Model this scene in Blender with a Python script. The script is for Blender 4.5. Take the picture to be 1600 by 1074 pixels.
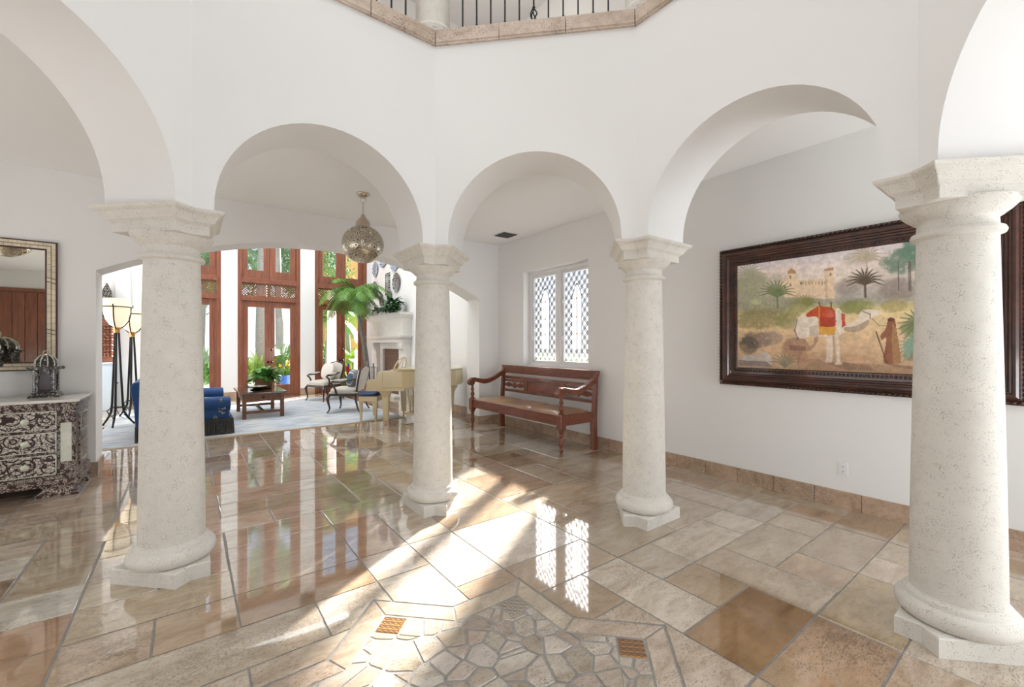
import bpy, bmesh, math, random
import numpy as np
from mathutils import Vector, Matrix
for o in list(bpy.data.objects): bpy.data.objects.remove(o)
S = bpy.context.scene
COL = S.collection
PI = math.pi
# ---------------------------------------------------------------- camera
YAW = math.radians(37.036)
cam = bpy.data.cameras.new('camera'); cam.sensor_width = 36; cam.lens = 669.66/1600*36
cam.shift_y = 1.9/1600; cam.clip_start = .02; cam.clip_end = 300
co = bpy.data.objects.new('camera', cam); COL.objects.link(co)
co.location = (0, 0, 1.5); co.rotation_euler = (PI/2, 0, -YAW); S.camera = co
# ---------------------------------------------------------------- light
w = bpy.data.worlds.new('sky'); S.world = w; w.use_nodes = True
nt = w.node_tree; bg = nt.nodes['Background']
tc = nt.nodes.new('ShaderNodeTexCoord'); sx = nt.nodes.new('ShaderNodeSeparateXYZ'); rp = nt.nodes.new('ShaderNodeValToRGB')
nt.links.new(tc.outputs['Generated'], sx.inputs[0]); nt.links.new(sx.outputs['Z'], rp.inputs[0]); nt.links.new(rp.outputs[0], bg.inputs[0])
rp.color_ramp.elements[0].position = 0; rp.color_ramp.elements[0].color = (.92, .96, 1, 1)
rp.color_ramp.elements[1].position = .45; rp.color_ramp.elements[1].color = (.45, .68, 1, 1)
bg.inputs[1].default_value = 1.3
def lamp(name, typ, loc, energy, color=(1, 1, 1), size=1, size_y=None, aim=None, rot=None):
    l = bpy.data.lights.new(name, typ); l.energy = energy; l.color = color
    if typ == 'AREA':
        l.size = size
        if size_y: l.shape = 'RECTANGLE'; l.size_y = size_y
    elif typ == 'POINT': l.shadow_soft_size = size
    o = bpy.data.objects.new(name, l); COL.objects.link(o); o.location = loc
    if aim is not None: o.rotation_euler = Vector(aim).to_track_quat('-Z', 'Y').to_euler()
    return o
sun = bpy.data.lights.new('sun', 'SUN'); sun.energy = 46; sun.angle = math.radians(2.0); sun.color = (1, .95, .87)
so = bpy.data.objects.new('sun', sun); COL.objects.link(so)
so.rotation_euler = Vector((-1, -.66, -1.198*.50)).to_track_quat('-Z', 'Y').to_euler()
hz = bpy.data.lights.new('soft_fill_sun', 'SUN'); hz.energy = 2.2; hz.angle = math.radians(30); hz.color = (1, .97, .92)  # added second sun with a wide angle, softens and widens the floor patch
ho_ = bpy.data.objects.new('soft_fill_sun', hz); COL.objects.link(ho_); ho_.rotation_euler = Vector((-1, -.82, -1.29*.48)).to_track_quat('-Z', 'Y').to_euler()
lamp('overhead_fill', 'AREA', (.87, 1.34, 7.1), 100, (.96, .98, 1), 4.4, 4.4, (0, 0, -1))  # added fill over the octagon; the ceiling above has no opening
lamp('front_fill', 'AREA', (.8, -2.7, 1.2), 100, (.94, .97, 1), 7.5, 2.0, (0, 1, .8))  # added fill behind the camera, tilted up to lift the gallery ceiling
lamp('gallery_end_fill', 'AREA', (4.0, -2.7, 1.1), 105, (.92, .96, 1), 1.4, 1.9, (.06, 1, .6))  # unseen fill added to brighten the right gallery wall and ceiling
lamp('upper_hall_fill', 'POINT', (3.7, 5.0, 6.4), 17, (1, .96, .9), .2)  # pair of added fill lamps for the upstairs walls, no fitting behind them
lamp('upper_hall_fill', 'POINT', (.9, 5.6, 6.4), 17, (1, .96, .9), .2)
lamp('left_fill', 'AREA', (-4.35, 3.4, 1.1), 110, (1, .97, .93), 5.5, 1.9, (1, 0, .8))  # added fill by the left wall, tilted up; that wall has no window
lamp('right_fill', 'AREA', (4.7, -1.5, 1.9), 18, (.99, .99, 1), 2.4, 2.6, (-1, .25, 0))  # added fill out of view by the right wall; no window here
lamp('living_room_fill', 'AREA', (1.4, 10.6, 6.3), 260, (.95, .98, 1), 4.6, 4.6, (0, 0, -1))  # added overhead fill, hung below the closed living room ceiling
lamp('upper_left_fill', 'AREA', (-4.3, 2.0, 5.9), 90, (1, .98, .95), 5, 1.6, (1, .35, -.1))  # added fill for the upper floor; the wall behind it is solid
S.view_settings.view_transform = 'Standard'; S.view_settings.look = 'None'
S.view_settings.gamma = 1; S.view_settings.use_curve_mapping = False
S.view_settings.exposure = 0.04
# ---------------------------------------------------------------- materials
MATS = {}
def mat(name, col=(.8, .8, .8), rough=.5, metal=0, var=0, vscale=6, bump=0, bscale=60, col2=None, spec=None, coat=0, stretch=None, trans=None, sheen=0):
    if name in MATS: return MATS[name]
    m = bpy.data.materials.new(name); m.use_nodes = True; t = m.node_tree; n = t.nodes; b = n['Principled BSDF']
    b.inputs['Base Color'].default_value = (*col, 1); b.inputs['Roughness'].default_value = rough; b.inputs['Metallic'].default_value = metal
    if spec is not None: b.inputs['Specular IOR Level'].default_value = spec
    if coat: b.inputs['Coat Weight'].default_value = coat; b.inputs['Coat Roughness'].default_value = .08
    if sheen: b.inputs['Sheen Weight'].default_value = sheen
    tc = n.new('ShaderNodeTexCoord'); mp = n.new('ShaderNodeMapping'); t.links.new(tc.outputs['Object'], mp.inputs[0])
    if stretch: mp.inputs['Scale'].default_value = stretch
    if var or col2:
        nz = n.new('ShaderNodeTexNoise'); nz.inputs['Scale'].default_value = vscale; nz.inputs['Detail'].default_value = 6; nz.inputs['Roughness'].default_value = .6
        t.links.new(mp.outputs[0], nz.inputs['Vector'])
        r = n.new('ShaderNodeValToRGB'); t.links.new(nz.outputs['Fac'], r.inputs[0])
        c2 = col2 or tuple(c*(1-var) for c in col); c1 = col if col2 else tuple(min(1, c*(1+var)) for c in col)
        r.color_ramp.elements[0].position = .35; r.color_ramp.elements[0].color = (*c2, 1)
        r.color_ramp.elements[1].position = .68; r.color_ramp.elements[1].color = (*c1, 1)
        t.links.new(r.outputs[0], b.inputs['Base Color'])
    if bump:
        nb = n.new('ShaderNodeTexNoise'); nb.inputs['Scale'].default_value = bscale; nb.inputs['Detail'].default_value = 4
        t.links.new(mp.outputs[0], nb.inputs['Vector'])
        bm_ = n.new('ShaderNodeBump'); bm_.inputs['Strength'].default_value = bump; bm_.inputs['Distance'].default_value = .01
        t.links.new(nb.outputs['Fac'], bm_.inputs['Height']); t.links.new(bm_.outputs[0], b.inputs['Normal'])
    MATS[name] = m; return m
def nodes(m): return m.node_tree.nodes, m.node_tree.links, m.node_tree.nodes['Principled BSDF']
def math_(n, l, op, a, b=None, c=None):
    k = n.new('ShaderNodeMath'); k.operation = op
    for i, v in enumerate((a, b, c)):
        if v is None: continue
        if isinstance(v, (int, float)): k.inputs[i].default_value = v
        else: l.new(v, k.inputs[i])
    return k.outputs[0]
def mixc(n, l, fac, a, b, mode='MIX'):
    k = n.new('ShaderNodeMix'); k.data_type = 'RGBA'; k.blend_type = mode
    for i, v in ((0, fac), (6, a), (7, b)):
        if isinstance(v, (int, float)): k.inputs[i].default_value = v
        elif isinstance(v, tuple): k.inputs[i].default_value = (*v, 1) if len(v) == 3 else v
        else: l.new(v, k.inputs[i])
    return k.outputs[2]
def ramp(n, l, fac, stops):
    k = n.new('ShaderNodeValToRGB'); l.new(fac, k.inputs[0]); e = k.color_ramp.elements
    while len(e) < len(stops): e.new(.5)
    for i, (p, c) in enumerate(stops): e[i].position = p; e[i].color = (c, c, c, 1) if isinstance(c, (int, float)) else (*c, 1)
    return k.outputs[0]
PLASTER = mat('white_plaster', (.845, .842, .835), .85, bump=.12, bscale=14, spec=.2)
PLASTER2 = mat('cream_plaster', (.80, .75, .67), .85, bump=.1, bscale=12, spec=.2)
WHITE = mat('white_paint', (.82, .82, .82), .4)
def stone_mat():
    m = mat('coral_stone', (.73, .705, .65), .8, var=.04, vscale=9, spec=.25); n, l, b = nodes(m)
    tc = n.new('ShaderNodeTexCoord'); base = b.inputs['Base Color'].links[0].from_socket
    v = n.new('ShaderNodeTexVoronoi'); v.inputs['Scale'].default_value = 120; l.new(tc.outputs['Object'], v.inputs['Vector'])
    nz = n.new('ShaderNodeTexNoise'); nz.inputs['Scale'].default_value = 22; nz.inputs['Detail'].default_value = 5; l.new(tc.outputs['Object'], nz.inputs['Vector'])
    thr = math_(n, l, 'MULTIPLY', math_(n, l, 'SUBTRACT', nz.outputs['Fac'], .27), .95)
    pit = math_(n, l, 'LESS_THAN', v.outputs['Distance'], thr)
    n2 = n.new('ShaderNodeTexNoise'); n2.inputs['Scale'].default_value = 120; l.new(tc.outputs['Object'], n2.inputs['Vector'])
    l.new(mixc(n, l, math_(n, l, 'MULTIPLY', pit, .5), base, (.28, .24, .19)), b.inputs['Base Color'])
    h = math_(n, l, 'SUBTRACT', math_(n, l, 'MULTIPLY', n2.outputs['Fac'], .35), pit)
    bp = n.new('ShaderNodeBump'); bp.inputs['Strength'].default_value = .35; bp.inputs['Distance'].default_value = .004
    l.new(h, bp.inputs['Height']); l.new(bp.outputs[0], b.inputs['Normal']); return m
STONE = stone_mat()
def travertine(name, rough=.07, gain=1.0, use_tint=True, base=(.5, .38, .26)):
    m = mat(name, (.6, .5, .4), rough); n, l, b = nodes(m)
    tc = n.new('ShaderNodeTexCoord')
    if use_tint:
        at = n.new('ShaderNodeAttribute'); at.attribute_name = 'tint'; tint = at.outputs['Color']
        vm = n.new('ShaderNodeVectorMath'); vm.operation = 'MULTIPLY_ADD'; l.new(tint, vm.inputs[0]); vm.inputs[1].default_value = (97, 61, 43); l.new(tc.outputs['Object'], vm.inputs[2]); vec = vm.outputs[0]
    else:
        rgb = n.new('ShaderNodeRGB'); rgb.outputs[0].default_value = (*base, 1); tint = rgb.outputs[0]; vec = tc.outputs['Object']
    mp = n.new('ShaderNodeMapping'); mp.inputs['Scale'].default_value = (1.2, 3.0, 3.0); l.new(vec, mp.inputs[0])
    n1 = n.new('ShaderNodeTexNoise'); n1.inputs['Scale'].default_value = 1.7; n1.inputs['Detail'].default_value = 9; n1.inputs['Roughness'].default_value = .62; n1.inputs['Distortion'].default_value = 1.1; b.inputs['IOR'].default_value = 1.6
    if rough < .1: b.inputs['Coat Weight'].default_value = .8; b.inputs['Coat Roughness'].default_value = .025; b.inputs['Coat IOR'].default_value = 1.55
    l.new(mp.outputs[0], n1.inputs['Vector'])
    c = mixc(n, l, 1.0, tint, ramp(n, l, n1.outputs['Fac'], [(.25, (.62, .53, .44)), (.42, (.88, .84, .79)), (.55, (1.0, .98, .96)), (.75, (1.20, 1.22, 1.25))]), 'MULTIPLY')
    n2 = n.new('ShaderNodeTexNoise'); n2.inputs['Scale'].default_value = 9; n2.inputs['Detail'].default_value = 8; n2.inputs['Roughness'].default_value = .75; l.new(mp.outputs[0], n2.inputs['Vector'])
    c = mixc(n, l, 1.0, c, ramp(n, l, n2.outputs['Fac'], [(.3, (.74, .68, .62)), (.47, (1, 1, 1)), (.7, (1.12, 1.12, 1.12))]), 'MULTIPLY')
    # pits: small elongated holes, gathered in patches
    n3 = n.new('ShaderNodeTexNoise'); n3.inputs['Scale'].default_value = 55; n3.inputs['Detail'].default_value = 2; l.new(mp.outputs[0], n3.inputs['Vector'])
    n4 = n.new('ShaderNodeTexNoise'); n4.inputs['Scale'].default_value = 2.4; l.new(vec, n4.inputs['Vector'])
    pit = math_(n, l, 'GREATER_THAN', math_(n, l, 'ADD', n3.outputs['Fac'], math_(n, l, 'MULTIPLY', n4.outputs['Fac'], .45)), .85)
    c = mixc(n, l, math_(n, l, 'MULTIPLY', pit, .7), c, (.13, .09, .06))
    l.new(c, b.inputs['Base Color'])
    rr = math_(n, l, 'ADD', math_(n, l, 'MULTIPLY', n2.outputs['Fac'], .06), rough-.03)
    l.new(math_(n, l, 'ADD', rr, math_(n, l, 'MULTIPLY', pit, .4)), b.inputs['Roughness'])
    h = math_(n, l, 'ADD', math_(n, l, 'MULTIPLY', n1.outputs['Fac'], .9), math_(n, l, 'MULTIPLY', pit, -.5))
    bp = n.new('ShaderNodeBump'); bp.inputs['Strength'].default_value = .05; bp.inputs['Distance'].default_value = .006
    l.new(h, bp.inputs['Height']); l.new(bp.outputs[0], b.inputs['Normal'])
    return m
TRAV = travertine('polished_travertine', .045)
TRAVB = travertine('honed_travertine', .35, use_tint=False, base=(.47, .345, .25))
TRAVL = travertine('ledge_travertine', .4, use_tint=False, base=(.60, .50, .42))
GROUT = mat('grout', (.30, .285, .265), .45, var=.15, vscale=20, bump=.3, bscale=120)
WOODR = mat('mahogany_joinery', (.30, .095, .040), .34, col2=(.17, .050, .024), vscale=3, stretch=(9, 9, .7), coat=.25)
WOODB = mat('bench_teak', (.235, .062, .024), .3, col2=(.11, .026, .011), vscale=4, stretch=(2, 8, 8), coat=.3, bump=.12, bscale=25)
WOODD = mat('dark_walnut', (.055, .022, .012), .32, col2=(.025, .010, .006), vscale=5, coat=.3)
WOODT = mat('table_oak', (.24, .095, .040), .42, col2=(.12, .045, .020), vscale=4, stretch=(8, 1, 8))
IRON = mat('black_iron', (.02, .02, .022), .45, metal=.6)
CREAM = mat('ivory_lacquer', (.66, .545, .33), .22, coat=.3)
BRASS = mat('brass', (.72, .42, .16), .25, metal=1)
LEAF = mat('green_leaf', (.17, .34, .05), .45, col2=(.06, .18, .025), vscale=5)
LEAFD = mat('dark_leaf', (.035, .12, .03), .4, col2=(.012, .05, .015), vscale=8)
LEAFY = mat('lime_leaf', (.42, .58, .06), .45, col2=(.20, .40, .04), vscale=3)
BARK = mat('palm_bark', (.31, .31, .28), .9, col2=(.14, .15, .14), vscale=7, stretch=(2, 2, 9), bump=.4, bscale=20)
# ---------------------------------------------------------------- mesh helpers
class MB:
    def __init__(s): s.v = []; s.f = []; s.m = []; s.c = []
    def add(s, vs, fs, mi=0, col=None, M=None):
        o = len(s.v)
        for p in vs:
            p = Vector(p)
            if M is not None: p = M @ p
            s.v.append(tuple(p))
        for f in fs: s.f.append(tuple(o+i for i in f)); s.m.append(mi); s.c.append(col)
        return s
    def box(s, x0, x1, y0, y1, z0, z1, mi=0, M=None):
        v = [(x, y, z) for z in (z0, z1) for y in (y0, y1) for x in (x0, x1)]
        return s.add(v, [(0, 2, 3, 1), (4, 5, 7, 6), (0, 1, 5, 4), (2, 6, 7, 3), (0, 4, 6, 2), (1, 3, 7, 5)], mi, M=M)
    def bar(s, a, b, w, t, mi=0, up=(0, 0, 1)):
        a, b = Vector(a), Vector(b); d = (b-a); L = d.length; d.normalize(); u = Vector(up)
        r = d.cross(u)
        if r.length < 1e-4: r = d.cross(Vector((0, 1, 0)))
        r.normalize(); u = r.cross(d); M = Matrix((r, d, u)).transposed().to_4x4(); M.translation = a
        return s.box(-w/2, w/2, 0, L, -t/2, t/2, mi, M)
    def prism(s, poly, lo, hi, axis='z', mi=0, M=None):
        n = len(poly)
        def P(p, h): return {'z': (p[0], p[1], h), 'y': (p[0], h, p[1]), 'x': (h, p[0], p[1])}[axis]
        v = [P(p, lo) for p in poly]+[P(p, hi) for p in poly]
        f = [tuple(range(n))[::-1], tuple(range(n, 2*n))]+[(i, (i+1) % n, n+(i+1) % n, n+i) for i in range(n)]
        return s.add(v, f, mi, M=M)
    def lathe(s, prof, seg=24, c=(0, 0, 0), mi=0, M=None, sc=(1, 1)):
        v = []; f = []; n = len(prof)
        for r, z in prof:
            for k in range(seg):
                a = 2*PI*k/seg; v.append((c[0]+r*math.cos(a)*sc[0], c[1]+r*math.sin(a)*sc[1], c[2]+z))
        for i in range(n-1):
            for k in range(seg): f.append((i*seg+k, i*seg+(k+1) % seg, (i+1)*seg+(k+1) % seg, (i+1)*seg+k))
        if prof[0][0] > 1e-4: f.append(tuple(range(seg))[::-1])
        if prof[-1][0] > 1e-4: f.append(tuple((n-1)*seg+k for k in range(seg)))
        return s.add(v, f, mi, M=M)
    def tube(s, pts, r, seg=8, mi=0, M=None, flat=1.0):
        pts = [Vector(p) for p in pts]; n = len(pts); rs = r if isinstance(r, (list, tuple)) else [r]*n
        v = []; f = []; ref = None
        for i, p in enumerate(pts):
            d = (pts[min(i+1, n-1)]-pts[max(i-1, 0)]).normalized()
            if ref is None: ref = Vector((0, 0, 1)) if abs(d.z) < .9 else Vector((1, 0, 0))
            a = d.cross(ref)
            if a.length < 1e-5: a = d.orthogonal()
            a.normalize(); b = a.cross(d); ref = b
            for k in range(seg):
                t = 2*PI*k/seg; v.append(p+a*math.cos(t)*rs[i]*flat+b*math.sin(t)*rs[i])
        for i in range(n-1):
            for k in range(seg): f.append((i*seg+k, i*seg+(k+1) % seg, (i+1)*seg+(k+1) % seg, (i+1)*seg+k))
        f.append(tuple(range(seg))[::-1]); f.append(tuple((n-1)*seg+k for k in range(seg)))
        return s.add(v, f, mi, M=M)
    def ball(s, c, r, seg=16, sc=(1, 1, 1), mi=0, M=None):
        rr = seg//2; v = [(c[0], c[1], c[2]-r*sc[2])]; f = []
        for i in range(1, rr):
            p = -PI/2+PI*i/rr
            for k in range(seg): a = 2*PI*k/seg; v.append((c[0]+r*sc[0]*math.cos(p)*math.cos(a), c[1]+r*sc[1]*math.cos(p)*math.sin(a), c[2]+r*sc[2]*math.sin(p)))
        v.append((c[0], c[1], c[2]+r*sc[2])); N = len(v)-1
        for k in range(seg): f.append((0, 1+(k+1) % seg, 1+k)); f.append((N, N-seg+k, N-seg+(k+1) % seg))
        for i in range(rr-2):
            for k in range(seg): f.append((1+i*seg+k, 1+i*seg+(k+1) % seg, 1+(i+1)*seg+(k+1) % seg, 1+(i+1)*seg+k))
        return s.add(v, f, mi, M=M)
    def pillow(s, c, sx, sy, sz, n=10, mi=0, M=None, p=4.0):
        # soft cushion: superellipsoid
        v = []; f = []; U = 20; V = n
        def q(x, e): return math.copysign(abs(x)**e, x)
        for i in range(V+1):
            a = -PI/2+PI*i/V
            for k in range(U):
                b = 2*PI*k/U; e = 2/p
                v.append((c[0]+sx/2*q(math.cos(a), .55)*q(math.cos(b), e), c[1]+sy/2*q(math.cos(a), .55)*q(math.sin(b), e), c[2]+sz/2*q(math.sin(a), .8)))
        for i in range(V):
            for k in range(U): f.append((i*U+k, i*U+(k+1) % U, (i+1)*U+(k+1) % U, (i+1)*U+k))
        return s.add(v, f, mi, M=M)
    def build(s, name, m, parent=None, smooth=False, bevel=0, loc=None, rotz=None, merge=False, seg=2):
        me = bpy.data.meshes.new(name); me.from_pydata(s.v, [], s.f)
        ms = m if isinstance(m, (list, tuple)) else [m]
        for k in ms: me.materials.append(k)
        if len(ms) > 1: me.polygons.foreach_set('material_index', s.m)
        if any(c is not None for c in s.c):
            at = me.color_attributes.new('tint', 'FLOAT_COLOR', 'CORNER'); arr = []
            for p, c in zip(me.polygons, s.c): arr += list((*(c or (.5, .5, .5)), 1))*p.loop_total
            at.data.foreach_set('color', arr)
        if merge:
            b = bmesh.new(); b.from_mesh(me); bmesh.ops.remove_doubles(b, verts=b.verts, dist=1e-5); bmesh.ops.recalc_face_normals(b, faces=b.faces); b.to_mesh(me); b.free()
        if smooth:
            me.polygons.foreach_set('use_smooth', [True]*len(me.polygons))
            try: me.set_sharp_from_angle(angle=math.radians(38))
            except Exception: pass
        me.update()
        o = bpy.data.objects.new(name, me); COL.objects.link(o)
        if parent: o.parent = parent
        if loc: o.location = loc
        if rotz is not None: o.rotation_euler = (0, 0, rotz)
        if bevel:
            bv = o.modifiers.new('bevel', 'BEVEL'); bv.width = bevel; bv.segments = seg; bv.limit_method = 'ANGLE'; bv.angle_limit = math.radians(40)
        return o
def thing(name, label, cat, loc=(0, 0, 0), rotz=0, group=None):
    o = bpy.data.objects.new(name, None); COL.objects.link(o); o.empty_display_size = .1
    o.location = loc; o.rotation_euler = (0, 0, rotz); o['label'] = label; o['category'] = cat
    if group: o['group'] = group
    return o
def tag(o, label, cat, group=None, kind=None):
    o['label'] = label; o['category'] = cat
    if group: o['group'] = group
    if kind: o['kind'] = kind
    return o
def struct(o, label=None):
    o['kind'] = 'structure'
    if label: o['label'] = label
    return o
def sempty(name, loc=(0, 0, 0)):
    o = bpy.data.objects.new(name, None); COL.objects.link(o); o.location = loc; o['kind'] = 'structure'; return o
def dup(root, loc, rotz, label, group=None):
    r = root.copy(); COL.objects.link(r); r.location = loc; r.rotation_euler = (0, 0, rotz); r['label'] = label
    if group: r['group'] = group
    def cp(src, dst):
        for ch in list(src.children):
            c = ch.copy(); COL.objects.link(c); c.parent = dst; cp(ch, c)
    cp(root, r); return r
# ================================================================ octagon geometry
CX, CY, R = .867, 1.337, 2.22
T = .5; SPR = 2.36; SA = .115; LED = 4.10
def ov(k, r): a = math.radians(22.5+45*k); return Vector((CX+r*math.cos(a), CY+r*math.sin(a)))
# ================================================================ floor
random.seed(11)
GX, GY, G0, G1 = -.51, .88, .3655, .36
X0, X1, Y0, Y1 = -4.5, 4.8, -2.8, 14.0
def clip(poly, a, b, c):           # keep a*x+b*y<=c
    out = []
    for i in range(len(poly)):
        p, q = poly[i], poly[(i+1) % len(poly)]; dp = a*p[0]+b*p[1]-c; dq = a*q[0]+b*q[1]-c
        if dp <= 0: out.append(p)
        if (dp < 0 < dq) or (dq < 0 < dp): t = dp/(dp-dq); out.append((p[0]+t*(q[0]-p[0]), p[1]+t*(q[1]-p[1])))
    return out
def area(p): return abs(sum(p[i][0]*p[(i+1) % len(p)][1]-p[(i+1) % len(p)][0]*p[i][1] for i in range(len(p))))/2
def sq_planes(r, rot):             # square with corner radius r; planes n.x<=c about octagon centre
    d = r/math.sqrt(2); out = []
    for k in range(4):
        a = rot+PI/4+k*PI/2; n = (math.cos(a), math.sin(a)); out.append((n[0], n[1], n[0]*CX+n[1]*CY+d))
    return out
def subtract(poly, planes):
    res = []; cur = poly
    for a, b, c in planes:
        o = clip(cur, -a, -b, -c)
        if len(o) > 2 and area(o) > 2e-4: res.append(o)
        cur = clip(cur, a, b, c)
        if len(cur) < 3: break
    return res
def inter(poly, planes):
    for a, b, c in planes:
        poly = clip(poly, a, b, c)
        if len(poly) < 3: return []
    return poly
def shrink(poly, g):
    cx = sum(p[0] for p in poly)/len(poly); cy = sum(p[1] for p in poly)/len(poly); out = poly
    n = len(poly); sgn = 1 if sum(poly[i][0]*poly[(i+1) % n][1]-poly[(i+1) % n][0]*poly[i][1] for i in range(n)) > 0 else -1
    for i in range(n):
        p, q = poly[i], poly[(i+1) % n]; dx, dy = q[0]-p[0], q[1]-p[1]; L = math.hypot(dx, dy)
        if L < 1e-5: continue
        nx, ny = sgn*dy/L, -sgn*dx/L; out = clip(out, nx, ny, nx*p[0]+ny*p[1]-g)
        if len(out) < 3: return []
    return out
SQ = lambda r: (sq_planes(r, 0), sq_planes(r, PI/4))
A_out, B_out = SQ(1.165); A_cut, B_cut = SQ(1.172); A_in, B_in = SQ(.985)
fl = MB()
def tile(poly, col, gap=.005, mi=0, z=0, bev=.004):
    p = shrink(poly, gap)
    if len(p) < 3 or area(p) < 1e-4: return
    q = shrink(p, bev)
    if len(q) != len(p): q = p
    n = len(p); sg = sum(p[i][0]*p[(i+1) % n][1]-p[(i+1) % n][0]*p[i][1] for i in range(n))
    if sg < 0: p = p[::-1]; q = q[::-1]
    vs = [(x, y, z) for x, y in q]+[(x, y, z-.004) for x, y in p]
    fl.add(vs, [tuple(range(n))]+[(n+i, n+(i+1) % n, (i+1) % n, i) for i in range(n)], mi, col)
PAL = [(.56, .47, .375), (.52, .425, .325), (.47, .365, .265), (.60, .52, .43), (.40, .295, .20), (.54, .455, .365), (.55, .455, .35), (.62, .55, .465), (.49, .395, .30)]
def rc(pal=PAL, k=.05):
    c = random.choice(pal); f = 1+random.uniform(-k, k); j = random.uniform(-.012, .012)
    return (c[0]*f+j, c[1]*f+random.uniform(-.01, .01), c[2]*f)
used = set(); tiles = []
def put(i, j, w, h, col=None):
    for a in range(i, i+w):
        for b in range(j, j+h):
            if (a, b) in used: return False
    for a in range(i, i+w):
        for b in range(j, j+h): used.add((a, b))
    tiles.append((i, j, w, h, col)); return True
BR = (.37, .24, .135); WH = (.60, .53, .44)
for t in [(7, 0, 2, 1, BR), (8, 1, 1, 1, (0.48, 0.367, 0.252)), (9, 0, 1, 2, (0.54, 0.441, 0.336)), (7, 1, 1, 2, WH), (8, 2, 1, 1, (0.48, 0.420, 0.336)), (10, 1, 2, 1, (0.53, 0.441, 0.336)), (10, 0, 1, 1, (0.50, 0.378, 0.264)), (11, 0, 2, 1, (0.48, 0.378, 0.276)),
          (9, 2, 2, 1, WH), (11, 2, 1, 1, WH), (12, 2, 2, 1, (0.56, 0.493, 0.408)), (12, 1, 1, 1, (0.54, 0.441, 0.336)), (13, 1, 1, 1, (0.46, 0.326, 0.228)), (7, -1, 2, 1, (0.44, 0.315, 0.216)), (9, -1, 2, 1, (0.50, 0.389, 0.240)), (6, 4, 2, 2, (0.62, 0.557, 0.492)), (5, 4, 1, 2, (0.62, 0.557, 0.504)),
          (5, 6, 1, 2, (0.58, 0.493, 0.396)), (2, 5, 2, 1, (0.43, 0.304, 0.204)), (2, 6, 2, 2, (0.48, 0.378, 0.288)), (0, 4, 3, 1, (0.51, 0.441, 0.348)), (1, 5, 1, 1, (0.48, 0.357, 0.240)), (0, 5, 1, 1, (0.53, 0.420, 0.312)), (3, 4, 1, 1, WH), (0, 6, 2, 1, (0.52, 0.420, 0.288)), (4, 6, 1, 2, (0.44, 0.315, 0.216)), (4, 5, 1, 1, (0.60, 0.525, 0.444)),
          (2, 8, 2, 1, (0.50, 0.399, 0.300)), (4, 8, 2, 1, (0.54, 0.462, 0.360)), (-2, 7, 2, 1, (0.58, 0.546, 0.480)), (-2, 6, 2, 1, (0.43, 0.273, 0.180)), (-2, 5, 2, 1, (0.43, 0.284, 0.180)), (0, 2, 2, 2, (0.56, 0.483, 0.396)), (-2, 8, 1, 1, (0.32, 0.231, 0.156)), (-3, 9, 2, 1, (0.60, 0.567, 0.504))]:
    put(*t)
for j in range(-11, 38):
    for i in range(-12, 16):
        if (i, j) in used: continue
        opts = [(2, 1), (2, 1), (1, 1), (3, 1), (2, 2), (1, 2)] if i < 6 else [(2, 1), (1, 1), (1, 2), (2, 2), (2, 1)]
        random.shuffle(opts)
        for wh in opts+[(1, 1)]:
            if put(i, j, *wh, None): break
for i, j, a, b, c in tiles:
    x0 = max(X0, GX+i*G0); x1 = min(X1, GX+(i+a)*G0); y0 = max(Y0, GY+j*G1); y1 = min(Y1, GY+(j+b)*G1)
    if x1-x0 < .02 or y1-y0 < .02: continue
    c = c or rc(); P = [(x0, y0), (x1, y0), (x1, y1), (x0, y1)]
    g = .0055 if random.random() < .7 else .007
    if math.hypot((x0+x1)/2-CX, (y0+y1)/2-CY) < 2.2:
        P2 = shrink(P, g)
        for q in subtract(P2, A_cut):
            for u in subtract(q, B_cut): tile(u, c, 0, bev=0)
    else: g = .0025; P = [(x0+.0035, y0), (x1-.0035, y0), (x1-.0035, y1), (x0+.0035, y1)]; tile(P, c, g)
# star border strips
c = Vector((CX, CY))
for k in range(8):
    a = k*PI/4; tip = lambda r, a: (CX+r*math.cos(a), CY+r*math.sin(a))
    kf = math.cos(PI/4)/math.cos(PI/8)
    for s in (-1, 1):
        P = [tip(1.158, a), tip(1.158*kf, a+s*PI/8), tip(.99*kf, a+s*PI/8), tip(.99, a)]
        tile(P, rc([(.52, .44, .355), (.49, .405, .32), (.45, .36, .28)]), .004)
    dd = .093; cc = tip(.885, a); sqp = [(cc[0]+dd*math.cos(a+q*PI/2), cc[1]+dd*math.sin(a+q*PI/2)) for q in range(4)]
    tile(sqp, (.5, .42, .33) if k == 1 else (.5, .27, .08), .002, 2 if k != 1 else 3)
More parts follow.
